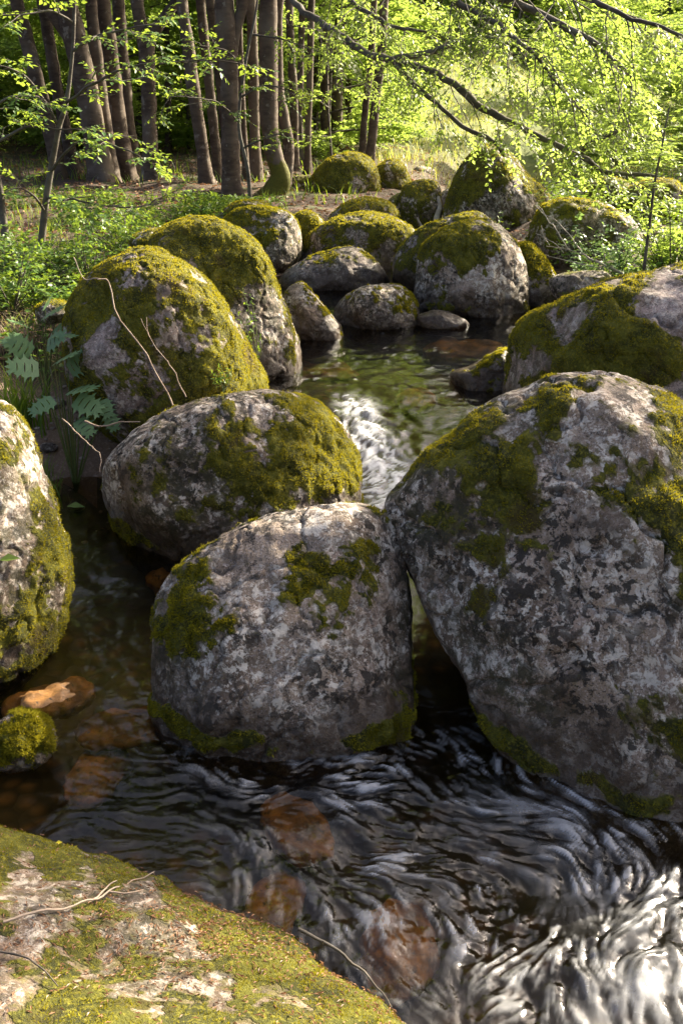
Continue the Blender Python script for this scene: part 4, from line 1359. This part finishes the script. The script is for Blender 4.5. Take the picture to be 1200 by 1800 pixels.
# bushes and trees over the sunlit meadow on the right
RB = [(6.5, 25, .8, 'sunlit bush behind the huge humped boulder'), (9.2, 24, .95, 'bright bush behind the shaded round boulder'),
      (7.8, 30, .9, 'round bush on the meadow right of the huge humped boulder'), (11.5, 28, 1.1, 'broad bush at the right edge beyond the stream'), 
      (13.5, 33, 1.4, 'tall bush at the right edge on the far meadow'), (9.5, 37, 1.0, 'pale bush in the middle of the far meadow'), (5.6, 20.5, .5, 'leafy shrub right behind the huge humped boulder'),
      (7.4, 19.0, .5, 'leafy shrub between the humped boulder and the shaded boulders'), (8.6, 19.8, .62, 'shrub above the shaded boulders at the right edge')]
for k, (x, y, s, lab) in enumerate(RB):
    crown_tree('bush', lab, 'bush', None, x, y, BUSHES[k % 3], (s * 1.25, s * 1.25, s * 0.85), rs.rand() * 6, 0.05)
for k in range(16):
    y = 50 + 22 * rs.rand()
    x = (0.02 + 0.50 * ((k + rs.rand()) / 16)) * y
    s = 1.5 + 0.9 * rs.rand()
    o = crown_tree('woodland_tree', 'x', 'tree', 'trees beyond the meadow', x, y, BUSHES[k % 3], (s, s, s), rs.rand() * 6, 0.15)
    TOLABEL.append((o, 'rounded tree beyond the meadow', OVER_MEADOW))


settle_labels()
# spruces on the valley side
def spruce_data(seed):
    r_ = np.random.RandomState(seed)
    bag = Bag()
    H = 16.0
    for lv in range(26):
        h = 0.06 + 0.92 * lv / 25
        rad = 3.0 * (1 - h) ** 0.85 + 0.15
        nb = int(9 + 8 * (1 - h))
        az = np.arange(nb) * 2 * math.pi / nb + r_.rand() * 6
        for a in az:
            r1 = rad * (0.7 + 0.5 * r_.rand())
            d = np.array([math.cos(a), math.sin(a), 0])
            m = 5
            q = (np.arange(m) + 0.3) / m
            P = np.array([0, 0, h * H]) + d * (r1 * q)[:, None] - UPV * (0.32 * r1 * q ** 1.3)[:, None] + r_.normal(scale=0.08, size=(m, 3))
            for sg in (1, -1):
                dd = d * 0.8 + np.array([-d[1], d[0], 0]) * sg * 0.6 - UPV * 0.45 + r_.normal(scale=0.2, size=(m, 3))
                leaves(bag, P, dd, np.tile(UPV, (m, 1)) + r_.normal(scale=0.4, size=(m, 3)), 0.75 * (1.15 - h * 0.5), 0.30, np.clip(0.5 + r_.normal(scale=0.25, size=m), 0, 1), 0.1, 0.2)
    return mesh_data('crown', np.concatenate(bag.V), [np.concatenate(bag.T)], M_NEEDLE, True, {'rnd': np.concatenate(bag.A)})


SPR = [spruce_data(5), spruce_data(6), spruce_data(7)]
tv, tq = tube(np.stack([np.zeros(6), np.zeros(6), np.linspace(0, 15, 6)], 1), np.linspace(0.25, 0.03, 6), 7)
STRUNK = mesh_data('trunk', tv, [tq], M_BARK_DARK, True, {'rnd': np.zeros(len(tv))})
for k in range(70):
    y = 74 + 75 * ((k * 0.618034) % 1) + rs.rand() * 3
    x = (0.06 + 0.50 * ((k + rs.rand()) / 70)) * y
    g = gz(x, y)
    t = empty('spruce_tree', (x, y, g - 0.3))
    tag(t, 'dark spruce in the forest on the far hillside', 'tree', 'spruces on the far hillside')
    s = 0.75 + 0.55 * rs.rand()
    child('crown', SPR[k % 3], t, (0, 0, 0), rs.rand() * 6, s)
    child('trunk', STRUNK, t, (0, 0, 0), 0, s)

# unseen beech, its crown sized and placed to shade the middle of the stream
crown_tree('beech_tree', 'unseen beech added past the right edge, its crown shading the near boulders', 'tree', None, 8.7, 10.7, CROWNS[0], 0.68, 1.0, 0.16, 2.8)

crown_tree('beech_tree', 'beech crown hanging into the upper right corner above the shaded boulders', 'tree', None, 8.8, 21.8, CROWNS[1], 0.8, 10.8, 0.14, 1.9)

# ------------------------------------------------------------------ ground cover on the banks
rs = np.random.RandomState(123)


def on_land(n, x0, x1, y0, y1, margin=0.12):
    x = x0 + (x1 - x0) * rs.rand(n)
    y = y0 + (y1 - y0) * rs.rand(n)
    s = np.maximum(np.interp(y, XL[:, 0], XL[:, 1]) - x, x - np.interp(y, XR[:, 0], XR[:, 1]))
    sand_ = (np.abs(x + 1.85) < 0.75) & (np.abs(y - 6.0) < 0.75)
    k = (s > margin) & ~sand_
    x, y = x[k], y[k]
    return np.stack([x, y, ground_z(x, y)], 1)


def blades(bag, P, h, w, bend=0.5, seg=3, lean=None, tone=None):
    """curved grass blades as tapering strips"""
    n = len(P)
    az = rs.rand(n) * 2 * math.pi
    d = np.stack([np.cos(az), np.sin(az), np.zeros(n)], 1) if lean is None else unit(lean + rs.normal(scale=0.5, size=(n, 3)) * np.array([1, 1, 0]))
    s = np.stack([-d[:, 1], d[:, 0], np.zeros(n)], 1)
    h = np.broadcast_to(h, (n,)) * (0.6 + 0.7 * rs.rand(n))
    bd = bend * (0.4 + 1.0 * rs.rand(n))
    V = []
    for k in range(seg + 1):
        u = k / seg
        c = P + UPV * (h * u * (1 - 0.35 * bd * u))[:, None] + d * (h * bd * u ** 2)[:, None]
        ww = w * (1 - u) ** 0.8 * 0.5 + 0.0004
        V += [c - s * ww, c + s * ww]
    V = np.stack(V, 1).reshape(-1, 3)
    b = np.arange(n)[:, None] * (2 * seg + 2)
    Q = np.concatenate([b + [2 * k, 2 * k + 1, 2 * k + 3, 2 * k + 2] for k in range(seg)], 0)
    tn = np.clip(0.45 + 0.3 * rs.normal(size=n), 0, 1) if tone is None else tone
    bag.add(V, Q=Q, a=np.repeat(tn, 2 * seg + 2))


def patchy(P, freq, thr, seed):
    k = fbm(P * freq, 3, seed) + rs.normal(scale=0.12, size=len(P)) > thr
    return P[k]


# low herbs: little rosettes and stems of leaves
bag = Bag()
P = patchy(on_land(8200, -7.0, -0.9, 3.6, 15.0, 0.05), 0.9, 0.10, 3.0)
for k in range(9):
    O = P + UPV * (0.03 + 0.22 * rs.rand(len(P), 1)) + rs.normal(scale=0.035, size=P.shape) * np.array([1, 1, 0.2])
    D = rs.normal(size=P.shape) * np.array([1, 1, 0.25]) + UPV * 0.15
    leaves(bag, O, D, np.tile(UPV, (len(P), 1)) + rs.normal(scale=0.35, size=P.shape), 0.045 + 0.05 * rs.rand(len(P)), 0.03 + 0.025 * rs.rand(len(P)), np.clip(0.5 + 0.25 * rs.normal(size=len(P)), 0, 1))
o = bag.build('herb_cover', M_HERB, (-3, 9, 0.5))
tag(o, 'low green herbs carpeting the left bank', 'herbs', kind='stuff')
bag = Bag()
P = patchy(on_land(4500, 1.6, 8.5, 3.0, 18.0, 0.1), 0.8, -0.2, 5.0)
for k in range(8):
    O = P + UPV * (0.03 + 0.35 * rs.rand(len(P), 1)) + rs.normal(scale=0.05, size=P.shape) * np.array([1, 1, 0.2])
    D = rs.normal(size=P.shape) * np.array([1, 1, 0.25]) + UPV * 0.15
    leaves(bag, O, D, np.tile(UPV, (len(P), 1)) + rs.normal(scale=0.35, size=P.shape), 0.06 + 0.06 * rs.rand(len(P)), 0.04, np.clip(0.5 + 0.25 * rs.normal(size=len(P)), 0, 1))
o = bag.build('herb_cover', M_HERB, (4, 11, 0.5))
tag(o, 'leafy herbs between the boulders on the right bank', 'herbs', kind='stuff')
# grass
bag = Bag()
blades(bag, patchy(on_land(9000, -7.5, -0.8, 5.6, 16.0, 0.02), 1.3, 0.02, 7.0), 0.20, 0.007, 0.6)
o = bag.build('grass', M_GRASS, (-3, 9, 0.5))
tag(o, 'thin green grass tufts on the left bank', 'grass', kind='stuff')
bag = Bag()
blades(bag, patchy(on_land(3500, -4.5, -1.9, 5.8, 9.0, 0.02), 1.6, 0.12, 11.0), 0.22, 0.006, 1.3)
o = bag.build('dry_grass', M_STRAW, (-3, 7, 0.5))
tag(o, 'withered straw-coloured grass hanging down the left bank', 'grass', kind='stuff')
bag = Bag()
P = on_land(34000, -2, 24, 20, 62)
P = P[P[:, 0] > 0.02 * P[:, 1]]
blades(bag, patchy(P, 0.5, -0.35, 2.0), 0.30, 0.022, 0.6, 2)
o = bag.build('meadow_grass', M_MEADOW, (6, 30, 1.2))
tag(o, 'sunlit yellow-green meadow grass beyond the boulders', 'grass', kind='stuff')
bag = Bag()
P = patchy(on_land(5200, -11, 1.2, 15, 32), 0.5, 0.08, 2.5)
blades(bag, P, 0.26, 0.02, 0.7, 2)
o = bag.build('forest_grass', M_GRASS, (-4, 20, 1.0))
tag(o, 'scattered grass on the forest floor among the trunks', 'grass', kind='stuff')
# fallen beech leaves
bag = Bag()
for (a, n) in (((-8, -0.9, 5.7, 13.0), 5000), ((-9, 2.5, 13.0, 26), 9000), ((1.7, 6, 2.5, 14), 2400)):
    P = on_land(n, *a, 0.0) + UPV * 0.012
    D = rs.normal(size=P.shape) * np.array([1, 1, 0.15])
    leaves(bag, P, D, np.tile(UPV, (len(P), 1)) + rs.normal(scale=0.35, size=P.shape), 0.075, 0.05, rs.rand(len(P)), 0.2, -0.1)
o = bag.build('leaf_litter', M_LITTER, (-3, 12, 0.7), smooth=False)
tag(o, 'brown fallen beech leaves over the forest floor', 'leaves', kind='stuff')

# bud scales shed on the near rock
area = np.linalg.norm(np.cross(NV[NQ[:, 2]] - NV[NQ[:, 0]], NV[NQ[:, 3]] - NV[NQ[:, 1]]), axis=1)
NN = vnormals(NV, NQ)
fc = NV[NQ].mean(1)
fpx = pix(fc)
dens = area * (NN[NQ].mean(1)[:, 2] > 0.35) * (0.25 + np.exp(-((fpx[:, 0] - 330) / 260) ** 2 - ((fpx[:, 1] - 1650) / 70) ** 2) * 3 + np.exp(-((fpx[:, 0] - 620) / 120) ** 2 - ((fpx[:, 1] - 1760) / 60) ** 2))
dens *= (fpx[:, 2] > 0.3)
f = rs.choice(len(NQ), 5200, p=dens / dens.sum())
P = fc[f] + rs.normal(scale=0.004, size=(len(f), 3))
n_ = NN[NQ[f]].mean(1)
P = P + n_ * 0.006
D = rs.normal(size=P.shape)
D = D - n_ * (D * n_).sum(1)[:, None]
bag = Bag()
leaves(bag, P, D, n_ + rs.normal(scale=0.4, size=P.shape), 0.013 + 0.008 * rs.rand(len(P)), 0.0045, rs.rand(len(P)), 0.3, 0.15)
o = bag.build('bud_scales', M_LITTER, smooth=False)
tag(o, 'reddish-brown bud scales littering the near rock', 'litter', kind='stuff')

# small gravel on the muddy shore
bag = Bag()
S, Q = cube_sphere(2)
for k in range(260):
    x, y = -1.85 + 0.75 * rs.normal() * 0.5, 6.0 + 0.6 * rs.normal() * 0.5
    r_ = 0.006 + 0.012 * rs.rand() ** 2
    V = S * r_ * np.array([1.2, 1.0, 0.7]) * (1 + 0.2 * rs.normal(size=S.shape)) + np.array([x, y, gz(x, y) + r_ * 0.2])
    bag.add(V, Q=Q, a=rs.rand())
rs2 = np.random.RandomState(8)
for k, (px, py, r_) in enumerate(((105, 770, .07), (150, 800, .05), (205, 752, .09), (128, 832, .06), (172, 838, .05), (88, 812, .05))):
    c = at_z(px, py, 0.13)
    o, _, _ = ground_rock((c[0], c[1], gz(c[0], c[1]) + r_ * 0.2), (r_ * 1.2, r_ * 0.9, r_ * 0.6), rs2.rand() * 3,
                          ('brown', 'greyish', 'largest', 'half-sunk', 'rounded', 'small dark')[k] + ' cobble on the mud between the pale and the domed boulders', 10, 2.4, -2, 0, 0, 50 + k, mat=M_ROCK_DARK, name='cobble', bumpy=2.5)
    o['category'] = 'stone'
    o['group'] = 'cobbles on the muddy shore'
M_PEB = leafy('pebble', (0.20, 0.15, 0.11), (0.38, 0.32, 0.27), (0.01, 0.01, 0.01), 0.0, 0.3, 0.8)
o = bag.build('gravel', M_PEB, (-1.85, 6.0, 0.1))
tag(o, 'small pebbles on the wet mud between the left boulders', 'gravel', kind='stuff')


# ------------------------------------------------------------------ single plants
def lobed_leaf(bag, O, d, nrm, L, tone, lobes=4):
    """a deeply cut leaf: toothed lobes paired along the midrib"""
    d = unit(d)
    s = unit(np.cross(d, nrm))
    n_ = np.cross(s, d)
    V, T = [], []

    def poly(pts):
        i = len(V)
        V.extend(pts)
        for k in range(1, len(pts) - 1):
            T.append((i, i + k, i + k + 1))

    def at(a, b, c=0.0):
        return O + d * (a * L) + s * (b * L) + n_ * ((c - 0.22 * a * a - 0.15 * b * b) * L)
    for k in range(lobes):
        a = 0.18 + 0.62 * k / (lobes - 1)
        wl = 0.58 * (1 - 0.55 * abs(k / (lobes - 1) - 0.25))
        for g in (1, -1):
            poly([at(a - 0.07, 0), at(a - 0.02, g * wl * 0.34), at(a - 0.08, g * wl * 0.52), at(a + 0.05, g * wl * 0.64), at(a + 0.14, g * wl, 0.02), at(a + 0.14, g * wl * 0.66), at(a + 0.22, g * wl * 0.54),
                  at(a + 0.11, g * wl * 0.30), at(a + 0.10, 0)])
    poly([at(0.74, 0), at(0.80, 0.12), at(0.86, 0.10), at(0.92, 0.07), at(1.05, 0), at(0.92, -0.07), at(0.86, -0.10), at(0.80, -0.12)])
    bag.add(np.array(V), T=np.array(T), a=tone)


def lobed_plant(label, px, py, y, stalks, seed):
    r_ = np.random.RandomState(seed)
    b = at_y(px, py, y)
    b[2] = gz(b[0], b[1]) - 0.02
    t = empty('hogweed_plant', b)
    tag(t, label, 'plant')
    for (lx, ly, dy, L, dpx, dpy) in stalks:
        tip = at_y(lx, ly, y + dy)
        u = np.linspace(0, 1, 8)[:, None]
        mid = (b + tip) / 2 + UPV * 0.12
        P = (1 - u) ** 2 * b + 2 * u * (1 - u) * mid + u ** 2 * tip
        V, Q = tube(P, np.linspace(0.007, 0.003, 8), 6)
        st = mk('stalk', V, Q, M_STEM, P[0], t, True, {'rnd': np.zeros(len(V))})
        q = at_y(lx + dpx, ly + dpy, y + dy - 0.08)
        bag = Bag()
        lobed_leaf(bag, tip, q - tip, np.array([0.0, -0.35, 1.0]) + r_.normal(scale=0.28, size=3), L * 0.85, 0.4 + 0.3 * r_.rand())
        bag.build('leaf', M_PALE, tip, st, False)
    return t


lobed_plant('hogweed with grey-green deeply cut leaves beside the round mossy boulder', 118, 735, 5.75,
            [(118, 690, -0.1, 0.26, 60, -25), (128, 700, -0.15, 0.24, 55, 20), (95, 640, 0.0, 0.24, 40, -35), (75, 650, -0.05, 0.25, -45, -10), (120, 655, 0.05, 0.22, 30, -40), (100, 700, -0.2, 0.22, -40, 15),
             (150, 660, 0.1, 0.2, 45, 10), (80, 610, 0.1, 0.22, 30, -30), (60, 625, 0.05, 0.22, -40, -25), (178, 700, -0.1, 0.16, 15, 35), (190, 725, -0.1, 0.15, 15, 40), (135, 735, -0.2, 0.18, 25, 25),
             (95, 590, 0.15, 0.2, 45, -10)], 3)
lobed_plant('smaller hogweed with feathery leaves behind the tall grass clump', 75, 640, 6.3,
            [(75, 560, 0, 0.24, 30, -30), (60, 580, 0, 0.22, -30, -20), (95, 575, 0, 0.22, 40, 5), (45, 590, 0, 0.2, -40, 5), (80, 545, 0.1, 0.2, 5, -40)], 4)


def grass_clump(label, px, py, y, n, h, w, seed, mat=M_GRASS, spread=0.10):
    b = at_y(px, py, y)
    b[2] = gz(b[0], b[1])
    bag = Bag()
    P = b + np.stack([rs.normal(scale=spread, size=n), rs.normal(scale=spread, size=n), np.zeros(n) - 0.02], 1)
    blades(bag, P, h, w, 0.55, 5)
    o = bag.build('grass_clump', mat, b)
    tag(o, label, 'grass', None)
    return o


grass_clump('tall bright green grass clump at the left edge above the pale boulder', 20, 660, 6.0, 150, 0.48, 0.014, 1)
grass_clump('smaller arching grass clump behind the hogweed', 50, 700, 5.6, 70, 0.30, 0.011, 2, spread=0.08)
grass_clump('straw-coloured dry grass clump on the bank left of the twig-bearing boulder', 40, 560, 7.0, 160, 0.30, 0.007, 3, M_STRAW, 0.09)
grass_clump('grass tuft at the far left edge under the young beech stems', 20, 470, 8.6, 140, 0.36, 0.01, 4, spread=0.09)
grass_clump('thin grass tuft at the water edge between the wedge boulder and the low speckled one', 600, 570, 9.25, 14, 0.2, 0.008, 5, spread=0.03)


def shrub(label, px, py, y, n, rad, hei, mat, L, seed, name='shrub', nl=9):
    r_ = np.random.RandomState(seed)
    b = at_y(px, py, y)
    b[2] = gz(b[0], b[1])
    t = empty(name, b)
    tag(t, label, 'shrub')
    wood, leaf = Bag(), Bag()
    for k in range(n):
        az = r_.rand() * 6.28
        e = np.array([math.cos(az) * rad * r_.rand() ** 0.5, math.sin(az) * rad * r_.rand() ** 0.5, hei * (0.45 + 0.6 * r_.rand())])
        u = np.linspace(0, 1, 6)[:, None]
        P = b + e * u * np.array([1, 1, 1.15]) - UPV * 0.15 * hei * u ** 2
        V, Q = tube(P, np.linspace(0.008, 0.003, 6), 5)
        wood.add(V, Q=Q)
        m = 8
        f = 0.25 + 0.75 * r_.rand(m)
        O = b + e * f[:, None] * np.array([1, 1, 1.15]) - UPV * 0.15 * hei * (f ** 2)[:, None]
        D = r_.normal(size=(m, 3)) * np.array([1, 1, 0.3]) + unit(e) * 0.6
        sprays(leaf, O, D, 0.22, nl, L, r_, 0.2, 0.35, wood, 0.002)
    wood.build('stems', M_BARK_DARK, b, t)
    leaf.build('leaves', mat, b, t)
    return t


shrub('pale silvery-leaved shrub beside the broad grey boulder', 1075, 480, 10.2, 26, 0.55, 0.75, M_PALE, 0.055, 5)
shrub('bright green leafy shrub at the right edge above the sloping boulder', 1180, 480, 9.4, 26, 0.55, 0.9, M_LEAF, 0.06, 6)
shrub('dense herb-like shrub at the foot of the young beech stems', 60, 470, 9.2, 24, 0.7, 0.6, M_HERB, 0.055, 7)
shrub('leafy low shrub behind the round mossy boulder', 150, 450, 9.0, 26, 0.6, 0.55, M_HERB, 0.05, 8)
shrub('small leafy shrub at the left edge above the dry grass', 20, 520, 8.0, 22, 0.6, 0.55, M_HERB, 0.05, 9)
shrub('bramble-like shrub between the herbs and the mossy flank boulder', 215, 415, 10.5, 22, 0.6, 0.5, M_HERB, 0.05, 10)


# rowan sapling at the right
def rowan(label, stem, y, seed):
    r_ = np.random.RandomState(seed)
    pts = [at_y(a, b, y) for a, b in stem]
    g = gz(pts[0][0], pts[0][1])
    pts[0][2] = g - 0.03
    t = empty('rowan_sapling', (pts[0][0], pts[0][1], g))
    tag(t, label, 'sapling')
    P = spline(pts, 20)
    V, Q = tube(P, np.linspace(0.018, 0.006, 20), 7)
    mk('stem', V, Q, M_BARK_DARK, P[0], t, True, {'rnd': np.zeros(len(V))})
    for k in range(26):
        i = 7 + int(12 * r_.rand())
        az = k * 2.4
        d = unit(np.array([math.cos(az), math.sin(az), 0.35 + 0.2 * r_.rand()]))
        ln = 0.34 + 0.15 * r_.rand()
        wood, bag = Bag(), Bag()
        m = 7
        q = (np.arange(m) + 1.0) / m
        S_ = unit(np.cross(d, UPV))
        C = P[i] + d * (ln * q)[:, None] - UPV * (0.35 * ln * q ** 2)[:, None]
        for sg in (1, -1):
            leaves(bag, C, S_ * sg + d * 0.5 + r_.normal(scale=0.08, size=(m, 3)) - UPV * 0.15, np.tile(UPV, (m, 1)) + r_.normal(scale=0.2, size=(m, 3)), 0.085, 0.028, np.clip(0.5 + 0.2 * r_.normal(size=m), 0, 1))
        V, Q = tube(np.vstack([P[i], C]), np.linspace(0.003, 0.001, m + 1), 4)
        bag.add(V, Q=Q, a=0.5)
        bag.build('leaf', M_LEAF, P[i], t)
    return t


rowan('slender rowan sapling with feathered leaves rising above the sloping boulder', [(1130, 480), (1140, 400), (1150, 320), (1162, 260), (1175, 190)], 9.2, 8)


# flowering stalks on the boulder edge
def stalk(label, px, py, d0, tips, seed):
    r_ = np.random.RandomState(seed)
    b = at_d(px, py, d0)
    t = empty('flower_stalk', b)
    tag(t, label, 'plant')
    for (x, y, dd) in tips:
        e = at_d(x, y, d0 + dd)
        u = np.linspace(0, 1, 7)[:, None]
        P = b + (e - b) * u + np.array([0.02, 0, 0]) * np.sin(u * 3)
        V, Q = tube(P, np.linspace(0.0035, 0.0015, 7), 5)
        st = mk('stem', V, Q, M_STEM, b, t, True, {'rnd': np.zeros(len(V))})
        bag = Bag()
        m = 16
        f = 0.3 + 0.7 * r_.rand(m)
        O = b + (e - b) * f[:, None]
        leaves(bag, O, r_.normal(size=(m, 3)) + UPV * 0.4, r_.normal(scale=0.4, size=(m, 3)) + UPV, 0.035, 0.016, r_.rand(m))
        bag.build('leaves', M_HERB, b, st)
    return t


stalk('thin flowering stalks in front of the bare-flanked mossy boulder', 452, 640, 6.9, [(425, 505, 0.05), (440, 520, 0), (415, 545, 0.0), (458, 590, 0)], 1)
stalk('small green sprig on the lit rim behind the low domed boulder', 392, 690, 5.75, [(385, 640, 0), (405, 645, 0.02), (372, 655, 0)], 2)


# ------------------------------------------------------------------ twigs and dead branches
def twig(label, paths, mat=M_TWIG, name='twig', cat='twig'):
    bag = Bag()
    for pts, r0, r1 in paths:
        P = spline(pts, 5 * len(pts))
        P = P + np.stack([fbm(P * 9, 2, 4.0 + k) for k in range(3)], 1) * 0.012
        V, Q = tube(P, np.linspace(r0, r1, len(P)), 6, 0.2, 3.0)
        bag.add(V, Q=Q)
    o = bag.build(name, mat)
    tag(o, label, cat)
    return o


dpt = lambda l: [at_d(a, b, c) for a, b, c in l]
twig('long bare twig lying up the face of the round mossy boulder', [(dpt([(303, 712, 5.75), (262, 630, 5.82), (210, 560, 5.9), (192, 500, 6.0), (176, 492, 6.02), (148, 488, 6.1), (128, 452, 6.15)]), 0.006, 0.003),
                                                                      (dpt([(192, 500, 6.0), (185, 490, 5.98), (172, 490, 5.95)]), 0.005, 0.003)])
twig('shorter bare twig beside the long one on the round mossy boulder', [(dpt([(326, 700, 5.75), (300, 640, 5.8), (290, 628, 5.82), (265, 595, 5.85), (258, 558, 5.9)]), 0.005, 0.0025),
                                                                           (dpt([(265, 595, 5.85), (250, 560, 5.86)]), 0.003, 0.002)])
zr = lambda a, b, z: at_z(a, b, z)


def on_near(a, b):
    """where a photo pixel meets the near rock"""
    r_ = unit(ray(a, b))
    Qv = NV - CAM
    k = Qv @ r_
    off = np.linalg.norm(Qv - k[:, None] * r_, axis=1)
    off[k < 0.2] = 9
    i = np.argsort(off)[:12]
    return CAM + r_ * (k[i].min() - 0.008)


twig('forked bare twig lying across the near rock', [([on_near(5, 1622), on_near(80, 1600), on_near(160, 1582), on_near(200, 1560), on_near(245, 1545), on_near(275, 1530)], 0.0042, 0.0015),
                                                      ([on_near(165, 1580), on_near(185, 1560), on_near(205, 1545)], 0.0035, 0.0015), ([on_near(190, 1568), on_near(225, 1572), on_near(250, 1562)], 0.003, 0.001)])
twig('thin dark twig curving at the lower left corner of the near rock', [([on_near(0, 1668), on_near(40, 1680), on_near(75, 1708), on_near(98, 1730)], 0.003, 0.0015)], M_BARK_DARK)
twig('dark twig dipping into the water beside the near rock', [([zr(528, 1632, 0.10), zr(580, 1660, 0.07), zr(640, 1710, 0.05), zr(692, 1772, 0.02)], 0.005, 0.002), ([zr(570, 1654, 0.08), zr(568, 1668, 0.05)], 0.003, 0.001)], M_BARK_DARK)
twig('spray of bare bleached branches leaning before the broad grey boulder',
     [(dpt([(1095, 482, 10.3), (1040, 455, 10.5), (1000, 440, 10.7), (960, 432, 11.0)]), 0.012, 0.004), (dpt([(1020, 440, 10.5), (985, 395, 11.2), (950, 372, 11.5), (943, 355, 11.6)]), 0.006, 0.003),
      (dpt([(1000, 440, 10.7), (980, 410, 11.0), (962, 385, 11.3), (946, 362, 11.5)]), 0.008, 0.003), (dpt([(1070, 475, 10.3), (1010, 462, 10.5), (955, 448, 10.8)]), 0.009, 0.003),
      (dpt([(965, 432, 11.0), (955, 415, 11.1), (952, 395, 11.2)]), 0.005, 0.002), (dpt([(990, 445, 10.7), (970, 425, 10.8), (940, 410, 11.0)]), 0.005, 0.002)], M_DEAD, 'dead_branch', 'branch')
twig('splintered grey stump leaning on the upright mossy stone', [(dpt([(762, 412, 15.2), (768, 385, 15.25), (772, 360, 15.3), (770, 345, 15.35)]), 0.075, 0.02), (dpt([(745, 408, 15.2), (738, 395, 15.2), (733, 382, 15.2)]), 0.03, 0.012),
                                                                    (dpt([(752, 410, 15.1), (735, 412, 15.1), (722, 418, 15.1)]), 0.03, 0.01)], M_DEAD, 'dead_stump', 'stump')
twig('pale fallen branch on the forest floor below the grey trunks', [([at_y(205, 375, 14.0), at_y(240, 385, 13.6), at_y(285, 398, 13.2)], 0.02, 0.01)], M_TWIG, 'dead_branch', 'branch')
twig('bent root-like twigs on the mud under the hogweed', [(dpt([(150, 742, 5.8), (180, 748, 5.7), (215, 740, 5.65), (245, 742, 5.6)]), 0.007, 0.003), (dpt([(110, 735, 5.8), (140, 765, 5.6), (175, 800, 5.4), (178, 830, 5.3)]), 0.005, 0.002)])


# single leaves that have come to rest
def lone_leaf(label, P, d, L, mat, tone):
    bag = Bag()
    leaves(bag, np.array([P]), np.array([d], float), np.array([[0.1, -0.2, 1.0]]), L, L * 0.6, np.array([tone]), 0.15, 0.1)
    o = bag.build('fallen_leaf', mat, P, smooth=False)
    tag(o, label, 'leaf')


M_YELLOW = leafy('yellowed_leaf', (0.55, 0.50, 0.04), (0.5, 0.4, 0.03), (0.5, 0.45, 0.03), 0.3)
lone_leaf('small yellow leaf on the green rim of the near rock', on_near(98, 1482), (1, 0.3, 0), 0.022, M_YELLOW, 0.2)
lone_leaf('pale green leaf floating by the mud in the side channel', at_z(118, 890, 0.075), (1, 0.1, 0), 0.11, M_HERB, 0.9)
lone_leaf('fresh green leaf lying on the pale boulder at the left edge', at_d(-2, 985, 4.16), (1, 0.2, 0.1), 0.09, M_HERB, 1.0)
